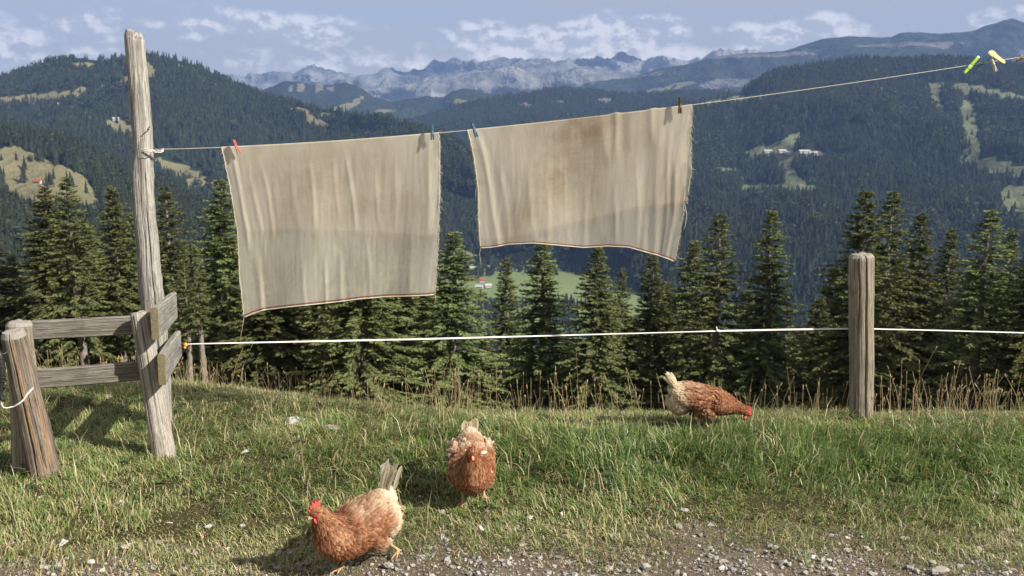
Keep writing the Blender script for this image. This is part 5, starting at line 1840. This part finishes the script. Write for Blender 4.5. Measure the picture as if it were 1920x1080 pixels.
# ------------------------------------------------------------------ grass
def blade_material(name, trans=0.35):
    m, t = material(name)
    at = t.n('ShaderNodeAttribute', attribute_name='Col').outputs['Color']
    d = principled(t, at, 0.42, None, 0.45)
    tr = t.n('ShaderNodeBsdfTranslucent', {'Color': at}).outputs[0]
    out(t, t.n('ShaderNodeMixShader', {0: trans, 1: d, 2: tr}).outputs[0])
    return m


M_BLADE = blade_material('grass_blades')
M_STRAW = blade_material('dry_straw', 0.25)


def blades(name, x, y, h, w, lean, col, mat, rng, az=None, stiff=0.55, label=None, z=None, tipc=None):
    n = len(x)
    if z is None:
        z = ground_z(x, y) - 0.006
    az = rng.uniform(0, 2 * math.pi, n) if az is None else az
    ld = np.stack([np.cos(az), np.sin(az), 0 * az], -1)
    fa = az + math.pi / 2 + rng.normal(0, 0.5, n)
    sd = np.stack([np.cos(fa), np.sin(fa), 0 * fa], -1) * (w / 2)[:, None]
    base = np.stack([x, y, z], -1)
    L1 = np.clip(lean, 0, 1.35)
    up = np.array([0, 0, 1.0])
    m1 = base + up * (h * 0.52 * np.cos(L1 * 0.5))[:, None] + ld * (h * 0.52 * np.sin(L1 * 0.5))[:, None]
    tp = m1 + up * (h * 0.48 * np.cos(L1 * 1.35))[:, None] + ld * (h * 0.48 * np.sin(L1 * 1.35))[:, None]
    V = np.stack([base - sd, base + sd, m1 - sd * 0.85, m1 + sd * 0.85, tp], 1).reshape(-1, 3)
    bi = (np.arange(n) * 5)[:, None]
    Q = bi + np.array([0, 1, 3, 2])
    T = bi + np.array([2, 3, 4])
    tc = col if tipc is None else tipc
    cc = np.stack([col, col, col, col, tc], 1).reshape(-1, 3)
    me = mesh_np(name, V, [Q, T], mat, True, {'Col': np.clip(cc, 0, 1)})
    return tag(obj(name, me), label, 'grass', None, 'stuff')


def tallness(x, y):
    """how rank the grass is: cropped on the left and at the track, thick on the right-hand bank"""
    r = smooth(-1.6, -0.1, x + 0.3 * fbm(x * 1.5, y * 1.5, 61, 3))
    bank = smooth(0.15, 0.75, y - track_edge(x)) * smooth(0.0, -0.40, y - crest(x) + 0.15)
    return np.clip(0.25 + 0.75 * r * bank + 0.25 * fbm(x * 2.2, y * 2.2, 62, 3), 0.26, 1.2)


def grass():
    rng = np.random.default_rng(33)
    N = 590000
    x = rng.uniform(-4.6, 4.3, N); y = rng.uniform(3.35, 9.5, N)
    e = y - track_edge(x)
    dens = smooth(-0.42, 0.06, e + 0.22 * fbm(x * 2.5, y * 2.5, 64, 3)) ** 1.3
    dens = dens * smooth(1.3, 0.5, y - crest(x))
    half = 0.60 * y + 0.55
    dens = dens * np.where(np.abs(x) > half, 0.25, 1.0)
    pat = fbm(x * 3.3, y * 3.3, 65, 3)
    dens = dens * np.clip(0.95 + 0.4 * pat, 0.45, 1)
    # bare scrapes beside the rock
    k = rng.random(N) < dens
    x, y, e, pat = x[k], y[k], e[k], pat[k]
    n = len(x)
    tl = tallness(x, y)
    tuft = vnoise(x * 7.5, y * 7.5, 90) * 0.6 + vnoise(x * 17, y * 17, 91) * 0.4
    h = (0.026 + 0.060 * tl) * rng.uniform(0.5, 1.35, n) * (0.62 + 0.95 * smooth(0.25, 0.75, tuft))
    w = rng.uniform(0.0022, 0.0048, n) * (0.85 + 0.55 * tl)
    lean = np.abs(rng.normal(0.95, 0.45, n)) + 0.30 * (1 - tl)
    # swirl: neighbouring blades lie the same way
    az = 2 * math.pi * vnoise(x * 1.7, y * 1.7, 66) + 2.2 * vnoise(x * 6, y * 6, 67) + rng.normal(0, 1.1, n)
    g1_ = np.array([0.066, 0.128, 0.032]); g2_ = np.array([0.205, 0.310, 0.088]); dry = np.array([0.50, 0.43, 0.25]); yel = np.array([0.36, 0.355, 0.14])
    t = np.clip(0.45 + 0.5 * pat + rng.normal(0, 0.25, n) + 0.25 * (tl < 0.5), 0, 1)[:, None]
    col = g1_ * (1 - t) + g2_ * t
    left = smooth(0.3, -1.6, x)
    pd = 0.06 + 0.24 * smooth(0.55, 0.0, e) + 0.10 * left + 0.25 * smooth(-0.45, 0.1, y - crest(x)) + 0.10 * smooth(0.1, 0.5, fbm(x * 2.1, y * 2.1, 68, 3))
    u = rng.random(n)
    isd = u < pd
    isy = (u >= pd) & (u < pd + 0.14 + 0.15 * left)
    col = np.where(isd[:, None], dry * rng.uniform(0.7, 1.3, n)[:, None], np.where(isy[:, None], yel * rng.uniform(0.7, 1.2, n)[:, None], col))
    tip = col * 1.1 + np.array([0.03, 0.022, 0.0])
    blades('grass', x, y, h, w, lean, col, M_BLADE, rng, az, label='short green grass covering the bank', tipc=tip)
    # thatch: short dead and green bits lying flat, thinning out over the edge of the track
    n = 76000
    x = rng.uniform(-3.4, 3.4, n); y = rng.uniform(3.2, 5.2, n)
    e = y - track_edge(x)
    pt = fbm(x * 2.5, y * 2.5, 64, 4, 0.6)
    k = rng.random(n) < smooth(-0.55, 0.15, e + 0.45 * pt) * smooth(1.0, 0.3, e)
    x, y = x[k], y[k]; n = len(x)
    u = rng.random(n)[:, None]
    col = np.where(u < 0.5, np.array([0.36, 0.29, 0.16]), np.where(u < 0.8, np.array([0.20, 0.22, 0.08]), np.array([0.10, 0.075, 0.045]))) * rng.uniform(0.6, 1.25, n)[:, None]
    blades('thatch', x, y, rng.uniform(0.010, 0.036, n), rng.uniform(0.0016, 0.0036, n), rng.uniform(0.9, 1.35, n), col, M_STRAW, rng, label='short dead grass matted along the edge of the track')
    # long bleached blades lying over the sward
    n = 2600
    x = rng.uniform(-3.6, 3.4, n); y = rng.uniform(3.9, 6.2, n)
    k = (y - track_edge(x) > 0.0) & (y < crest(x) + 0.1) & (rng.random(n) < 0.35 + 0.65 * smooth(-0.1, 0.4, fbm(x * 1.9, y * 1.9, 69, 3)))
    x, y = x[k], y[k]; n = len(x)
    col = np.array([0.52, 0.45, 0.28]) * rng.uniform(0.65, 1.25, n)[:, None]
    blades('dry_grass', x, y, rng.uniform(0.08, 0.22, n), rng.uniform(0.0022, 0.0036, n), rng.uniform(0.3, 1.3, n), col, M_STRAW, rng, label='bleached dry grass blades strewn through the green bank')


grass()


def seed_stalks():
    """dry stalks with seed heads along the crest"""
    rng = np.random.default_rng(44)
    V, Q, T, Cc = [], [], [], []
    spots = []
    for _ in range(420):
        x = rng.uniform(-4.2, 3.8)
        if rng.random() > 0.15 + 0.85 * float(smooth(0.35, 0.7, vnoise(np.array(x * 2.3), np.array(0.5), 88))):
            continue
        spots.append((x, float(crest(x)) + rng.normal(0.10, 0.16), 1.0))
    # thicker clumps the photo shows
    for cx, cnt, sx, hh in ((-0.33, 60, 0.14, 1.5), (0.28, 30, 0.30, 1.5), (2.55, 80, 0.26, 1.45), (1.95, 16, 0.25, 1.2), (-2.15, 110, 0.45, 1.0), (-1.2, 40, 0.4, 0.95), (0.75, 20, 0.3, 1.1), (1.45, 14, 0.2, 1.1), (2.9, 30, 0.3, 1.4)):
        for _ in range(cnt):
            x = cx + rng.normal(0, sx)
            spots.append((x, float(crest(x)) + rng.normal(0.12, 0.12), hh))
    for (x, y, hh) in spots:
        z = gz(x, y) - 0.01
        h = hh * rng.uniform(0.07, 0.19) * (1.0 if rng.random() < 0.93 else 1.55) + (0.05 if rng.random() < 0.3 else 0)
        az = rng.uniform(0, 6.28); ln = abs(rng.normal(0.12, 0.14))
        d = np.array([math.cos(az) * ln, math.sin(az) * ln, 1.0]); d /= np.linalg.norm(d)
        p0 = np.array([x, y, z]); p1 = p0 + d * h * 0.6; p2 = p0 + d * h + np.array([math.cos(az), math.sin(az), 0]) * h * ln * 0.35
        w = rng.uniform(0.0008, 0.0014)
        c = np.array([0.46, 0.36, 0.20]) * rng.uniform(0.6, 1.35)
        o = len(V)
        for p in (p0, p1, p2):
            V += [p + [w, 0, 0], p + [-w * .5, w * .8, 0], p + [-w * .5, -w * .8, 0]]
            Cc += [c] * 3
        for r_ in range(2):
            for k in range(3):
                a, b_ = o + r_ * 3 + k, o + r_ * 3 + (k + 1) % 3
                Q.append((a, b_, b_ + 3, a + 3))
        if rng.random() < 0.55:     # seed head
            hl = rng.uniform(0.018, 0.042); hw = rng.uniform(0.0022, 0.0042)
            dd = p2 - p1; dd /= np.linalg.norm(dd)
            ch = np.array([0.44, 0.31, 0.18]) * rng.uniform(0.6, 1.3)
            o = len(V)
            q0, q1, q2, q3 = p2 - dd * 0.004, p2 + dd * hl * 0.25, p2 + dd * hl * 0.7, p2 + dd * hl
            V.append(q0); Cc.append(ch)
            for q in (q1, q2):
                for k in range(4):
                    a = k * math.pi / 2
                    V.append(q + np.array([math.cos(a) * hw, math.sin(a) * hw, 0])); Cc.append(ch * rng.uniform(0.8, 1.2))
            V.append(q3); Cc.append(ch)
            for k in range(4):
                k2 = (k + 1) % 4
                T.append((o, o + 1 + k2, o + 1 + k)); Q.append((o + 1 + k, o + 1 + k2, o + 5 + k2, o + 5 + k)); T.append((o + 5 + k, o + 5 + k2, o + 9))
    me = mesh_np('dry_stalks', np.array(V), [np.array(Q), np.array(T)], M_STRAW, True, {'Col': np.clip(np.array(Cc), 0, 1)})
    tag(obj('dry_stalks', me), 'fringe of dry seed stalks along the crest of the bank', 'grass', None, 'stuff')


seed_stalks()


def weeds():
    """clover and broad-leaved plants in the turf"""
    rng = np.random.default_rng(77)
    V, Q, Cc = [], [], []
    for _ in range(520):
        x = rng.uniform(-3.6, 3.4); y = rng.uniform(4.0, 6.2)
        if y - float(track_edge(np.array(x))) < 0.12 or y > float(crest(x)):
            continue
        if rng.random() > 0.25 + 0.75 * float(smooth(-0.1, 0.3, fbm(np.array(x * 1.3), np.array(y * 1.3), 79, 3))):
            continue
        base = np.array([x, y, gz(x, y)])
        c = np.array([0.075, 0.135, 0.040]) * rng.uniform(0.7, 1.5)
        for k in range(int(rng.integers(4, 10))):
            a = rng.uniform(0, 6.28); rr = rng.uniform(0.008, 0.035)
            p = base + np.array([math.cos(a) * rr, math.sin(a) * rr, rng.uniform(0.018, 0.045)])
            d = np.array([math.cos(a), math.sin(a), rng.uniform(-0.3, 0.3)]); s_ = np.array([-math.sin(a), math.cos(a), rng.uniform(-0.3, 0.3)])
            L, W = rng.uniform(0.007, 0.016), rng.uniform(0.004, 0.009)
            o = len(V)
            for t, w in ((-1, 0.3), (-0.3, 1.0), (0.45, 0.95), (1.0, 0.3)):
                dz = np.array([0, 0, -0.15 * L * t * t])
                V += [p + d * L * t - s_ * W * w + dz, p + d * L * t + dz - [0, 0, 0.12 * W], p + d * L * t + s_ * W * w + dz]
                Cc += [c, c * 1.25, c]
            for r_ in range(3):
                for q in range(2):
                    i = o + r_ * 3 + q
                    Q.append((i, i + 1, i + 4, i + 3))
    me = mesh_np('weeds', np.array(V), [np.array(Q)], M_BLADE, True, {'Col': np.clip(np.array(Cc), 0, 1)})
    tag(obj('weeds', me), 'clover and small broad leaves scattered in the turf', 'weeds', None, 'stuff')


weeds()

# ------------------------------------------------------------------ gravel and stones
def stone_material(name, a, b_):
    m, t = material(name)
    at = t.n('ShaderNodeAttribute', attribute_name='tone').outputs['Fac']
    pos = t.n('ShaderNodeNewGeometry').outputs['Position']
    n = t.noise(pos, 220.0, 4.0, 0.6)
    c = t.mix(at, a, b_)
    c = t.mix(t.maprange(n, 0.35, 0.7, 0.0, 0.45), c, t.mix(1.0, c, (0.5, 0.47, 0.42), 'MULTIPLY'))
    out(t, principled(t, c, 0.9, bump(t, n, 0.5, 0.002), 0.2))
    return m


M_STONE = stone_material('limestone_gravel', (0.12, 0.11, 0.098), (0.50, 0.485, 0.45))
_bm = bmesh.new()
bmesh.ops.create_icosphere(_bm, subdivisions=1, radius=1.0)
ICO_V = np.array([v.co[:] for v in _bm.verts]); ICO_F = np.array([[v.index for v in f.verts] for f in _bm.faces])
_bm.free()
_bm = bmesh.new()
bmesh.ops.create_icosphere(_bm, subdivisions=3, radius=1.0)
ICO3_V = np.array([v.co[:] for v in _bm.verts]); ICO3_F = np.array([[v.index for v in f.verts] for f in _bm.faces])
_bm.free()


def gravel():
    rng = np.random.default_rng(55)
    N = 58000
    x = rng.uniform(-3.4, 3.4, N); y = rng.uniform(2.6, 4.5, N)
    e = y - track_edge(x)
    pat = fbm(x * 1.6, y * 2.2, 71, 4, 0.65)
    dens = smooth(0.30, -0.25, e + 0.30 * pat)
    dens = np.maximum(dens * np.clip(0.8 + 0.9 * pat, 0.2, 1), 0.016)
    dens = dens * np.where((np.abs(x) > 0.56 * y + 0.25) | (y < 3.2), 0.2, 1.0)
    k = rng.random(N) < dens
    x, y, e = x[k], y[k], e[k]
    n = len(x)
    r = np.exp(rng.normal(math.log(0.0044), 0.60, n))
    r = np.clip(r, 0.0024, 0.020)
    q = rng.normal(0, 1, (n, 4)); q /= np.linalg.norm(q, axis=1, keepdims=True)
    sc = np.stack([rng.uniform(0.8, 1.35, n), rng.uniform(0.65, 1.0, n), rng.uniform(0.45, 0.75, n)], -1)
    # low-poly stones: the 12-corner icosahedron, each corner pushed about
    v12 = np.array([(1, 0, 0), (-1, 0, 0), (0, 1, 0), (0, -1, 0), (0, 0, 1), (0, 0, -1), (0.62, 0.62, 0.5), (-0.62, -0.62, 0.5)])
    f20 = np.array([(0, 6, 4), (6, 2, 4), (0, 2, 6), (2, 1, 4), (1, 7, 4), (7, 3, 4), (1, 3, 7), (3, 0, 4), (2, 0, 5), (1, 2, 5), (3, 1, 5), (0, 3, 5)])
    V = v12[None] * (1 + rng.uniform(-0.28, 0.22, (n, 8, 1)))
    # rotate first (irregular shape), flatten after, then turn about z
    w_, xx, yy, zz = q.T
    Rm = np.stack([1 - 2 * (yy * yy + zz * zz), 2 * (xx * yy - zz * w_), 2 * (xx * zz + yy * w_), 2 * (xx * yy + zz * w_), 1 - 2 * (xx * xx + zz * zz), 2 * (yy * zz - xx * w_), 2 * (xx * zz - yy * w_), 2 * (yy * zz + xx * w_), 1 - 2 * (xx * xx + yy * yy)], -1).reshape(n, 3, 3)
    V = np.einsum('nij,nkj->nki', Rm, V) * sc[:, None, :]
    a = rng.uniform(0, 6.28, n); ca, sa = np.cos(a)[:, None], np.sin(a)[:, None]
    V = np.stack([V[..., 0] * ca - V[..., 1] * sa, V[..., 0] * sa + V[..., 1] * ca, V[..., 2]], -1) * r[:, None, None]
    g = smooth(-0.12, 0.25, e)
    z = ground_z(x, y) - 0.012 * (1 - g) + 0.010 * fbm(x * 9, y * 9, 31, 3) + 0.012 * fbm(x * 3.1, y * 3.1, 33, 2)
    V += np.stack([x, y, z + r * 0.30], -1)[:, None, :]
    F = (np.arange(n) * 8)[:, None, None] + f20[None]
    tone = np.repeat(np.clip(rng.beta(1.6, 2.0, n) + 0.15 * (r > 0.011), 0, 1), 8)
    me = mesh_np('gravel', V.reshape(-1, 3), [F.reshape(-1, 3)], M_STONE, False, {'tone': tone})
    tag(obj('gravel', me), 'loose grey and white limestone gravel on the track', 'gravel', None, 'stuff')


gravel()


def stone(px, py, r, flat, tone, label, name='stone', sink=0.3, seed=0, stretch=1.3, rz=0.0):
    g = G(px, py)
    rng = np.random.default_rng(seed + 500)
    d = ICO3_V.copy()
    V = d * (1 + 0.22 * fbm(d[:, 0] * 1.3 + seed, d[:, 1] * 1.3 + d[:, 2] * 1.7, seed, 3)[:, None])
    for k in range(9):       # break flat facets into it
        nrm = rng.normal(0, 1, 3); nrm /= np.linalg.norm(nrm)
        lim = rng.uniform(0.55, 0.85)
        t = V @ nrm
        V = V - nrm[None] * np.maximum(t - lim, 0)[:, None] * 0.92
    V = V + 0.015 * fbm(V[:, 0] * 9, V[:, 1] * 9 + V[:, 2] * 7, seed + 3, 3)[:, None] * d
    V = V * np.array([stretch, 1.0, flat]) * r
    tn = np.clip(tone + 0.25 * fbm(V[:, 0] / r * 3, V[:, 1] / r * 3 + V[:, 2] / r * 2, seed + 5, 3), 0, 1.3)
    me = mesh_np(name, V, [ICO3_F], M_STONE, False, {'tone': tn})
    o = obj(name, me, None, (g.x, g.y, g.z + r * flat * (1 - 2 * sink)))
    o.rotation_euler = (0, 0, rz)
    tag(o, label, 'stone')


stone(552, 793, 0.050, 0.5, 0.75, 'largest pale rock half buried in the short grass, left of centre', 'rock', 0.25, 1, 1.25, 0.3)
stone(620, 803, 0.040, 0.35, 0.55, 'flat brownish rock lying just right of the largest pale rock', 'rock', 0.4, 2, 1.5)
stone(578, 749, 0.022, 0.7, 1.0, 'small white stone at the crest above the largest pale rock', 'stone', 0.2, 3)
stone(812, 797, 0.026, 0.4, 0.8, 'flat pale stone in the grass left of the front-facing hen', 'stone', 0.3, 4, 1.6)
stone(829, 962, 0.014, 0.85, 0.75, 'grey stone beside the feet of the hen facing the camera', 'stone', 0.2, 5, 1.0)
stone(391, 991, 0.016, 0.7, 1.0, 'white stone on the grass edge, biggest of the three in a row on the left', 'stone', 0.2, 6)
stone(318, 983, 0.014, 0.5, 0.95, 'flat white stone left of the biggest one on the left grass edge', 'stone', 0.2, 7, 1.5)
stone(455, 988, 0.012, 0.7, 0.7, 'small grey stone right of the biggest one on the left grass edge', 'stone', 0.2, 8)
stone(234, 1030, 0.020, 0.7, 0.85, 'grey white stone at the left border of grass and gravel', 'stone', 0.2, 9)
stone(171, 1058, 0.016, 0.8, 0.9, 'round buff stone on the gravel in the lower left', 'stone', 0.2, 10, 1.0)
stone(1283, 959, 0.015, 0.7, 0.65, 'grey stone in the grass below the pecking hen', 'stone', 0.3, 11)
stone(1146, 1008, 0.013, 0.8, 0.8, 'round grey pebble at the grass edge right of centre', 'stone', 0.2, 12, 1.0)
stone(1205, 800, 0.02, 0.5, 0.95, 'pale stone on the crest left of the pecking hen', 'stone', 0.3, 13)
stone(203, 745, 0.022, 0.5, 1.0, 'white stone on the grass between the two left fence posts', 'stone', 0.25, 14, 1.4)
stone(727, 1063, 0.017, 0.7, 0.55, 'grey stone on the gravel behind the striding hen', 'stone', 0.25, 15)
stone(1212, 1066, 0.019, 0.7, 0.6, 'largest grey stone on the gravel at the bottom, right of centre', 'stone', 0.25, 16)
stone(1760, 1072, 0.03, 0.35, 0.6, 'flat grey slab stone on the track at the lower right', 'stone', 0.3, 17, 1.6, 0.4)
stone(1696, 1012, 0.018, 0.5, 0.55, 'dark grey flat stone at the grass edge on the right', 'stone', 0.3, 18, 1.5)

# ------------------------------------------------------------------ moulted feathers
M_DOWN = simple_mat('white_down', (0.62, 0.61, 0.58), 0.9, 0.1, 0.08, 200.0)


def loose_feather(px, py, L, rz, label, seed, fluffy=True):
    rng = np.random.default_rng(seed)
    g = G(px, py)
    b = MB()
    n = 90 if fluffy else 0
    for k in range(n):
        t = rng.uniform(0.0, 1.0)
        sg = rng.choice([-1, 1])
        p = Vector((L * (t - 0.5), 0, 0.004 + 0.006 * math.sin(t * 3)))
        ln = L * 0.34 * math.sin(math.pi * (0.12 + 0.8 * t)) * rng.uniform(0.7, 1.2)
        q = p + Vector((ln * rng.uniform(0.3, 0.8), sg * ln, rng.uniform(0.0, 0.6) * ln))
        b.tube([p, p.lerp(q, 0.5) + Vector((0, 0, 0.002)), q], [0.0009, 0.0011, 0.0005], 3)
    b.tube([(-L * 0.62, 0, 0.003), (0, 0, 0.009), (L * 0.5, 0, 0.006)], [0.0011, 0.0009, 0.0004], 5)
    if not fluffy:
        V, F = [], []
        for k in range(7):
            t = k / 6
            w = L * 0.22 * math.sin(math.pi * (0.15 + 0.8 * t))
            V += [(L * (t - 0.5), -w, 0.006), (L * (t - 0.5), 0, 0.012), (L * (t - 0.5), w, 0.005)]
        for k in range(6):
            for c_ in range(2):
                i = k * 3 + c_
                F.append((i, i + 1, i + 4, i + 3))
        b.add(V, F)
    o = b.build('feather', M_DOWN)
    o.location = (g.x, g.y, g.z + 0.022)
    o.rotation_euler = (0.25, -0.2, rz)
    o.scale = (0.72,) * 3
    tag(o, label, 'feather')


loose_feather(459, 858, 0.05, 0.4, 'white downy feather in the grass right of the pale fence post', 1)
loose_feather(119, 1030, 0.055, 1.3, 'white downy feather standing at the gravel edge, lower left', 2)
loose_feather(225, 954, 0.045, 0.1, 'white fluffy feather on the grass below the left fence rails', 3)
loose_feather(902, 1001, 0.055, 2.0, 'white flat feather on the gravel edge below the front-facing hen', 4, False)
loose_feather(994, 982, 0.035, 1.4, 'small white feather at the grass edge right of the front-facing hen', 5)

# ------------------------------------------------------------------ air between here and the mountains
def build_haze():
    x, y0, y1, z0, z1 = 16000, -400, 12600, -298, 1250
    V = [(-x, y0, z0), (x, y0, z0), (x, y1, z0), (-x, y1, z0), (-x, y0, z1), (x, y0, z1), (x, y1, z1), (-x, y1, z1)]
    F = [(0, 3, 2, 1), (4, 5, 6, 7), (0, 1, 5, 4), (1, 2, 6, 5), (2, 3, 7, 6), (3, 0, 4, 7)]
    m, t = material('blue_haze')
    v = t.n('ShaderNodeVolumePrincipled', {'Color': (0.30, 0.50, 1.0), 'Density': 6.2e-5, 'Anisotropy': 0.0, 'Absorption Color': (0, 0, 0)})
    v.inputs['Density Attribute'].default_value = ''
    t.n('ShaderNodeOutputMaterial', {'Volume': v.outputs[0]})
    tag(obj('haze', mesh_py('haze', V, F, m, False)), 'blue haze between the bank and the far mountains', 'haze', None, 'stuff')


build_haze()
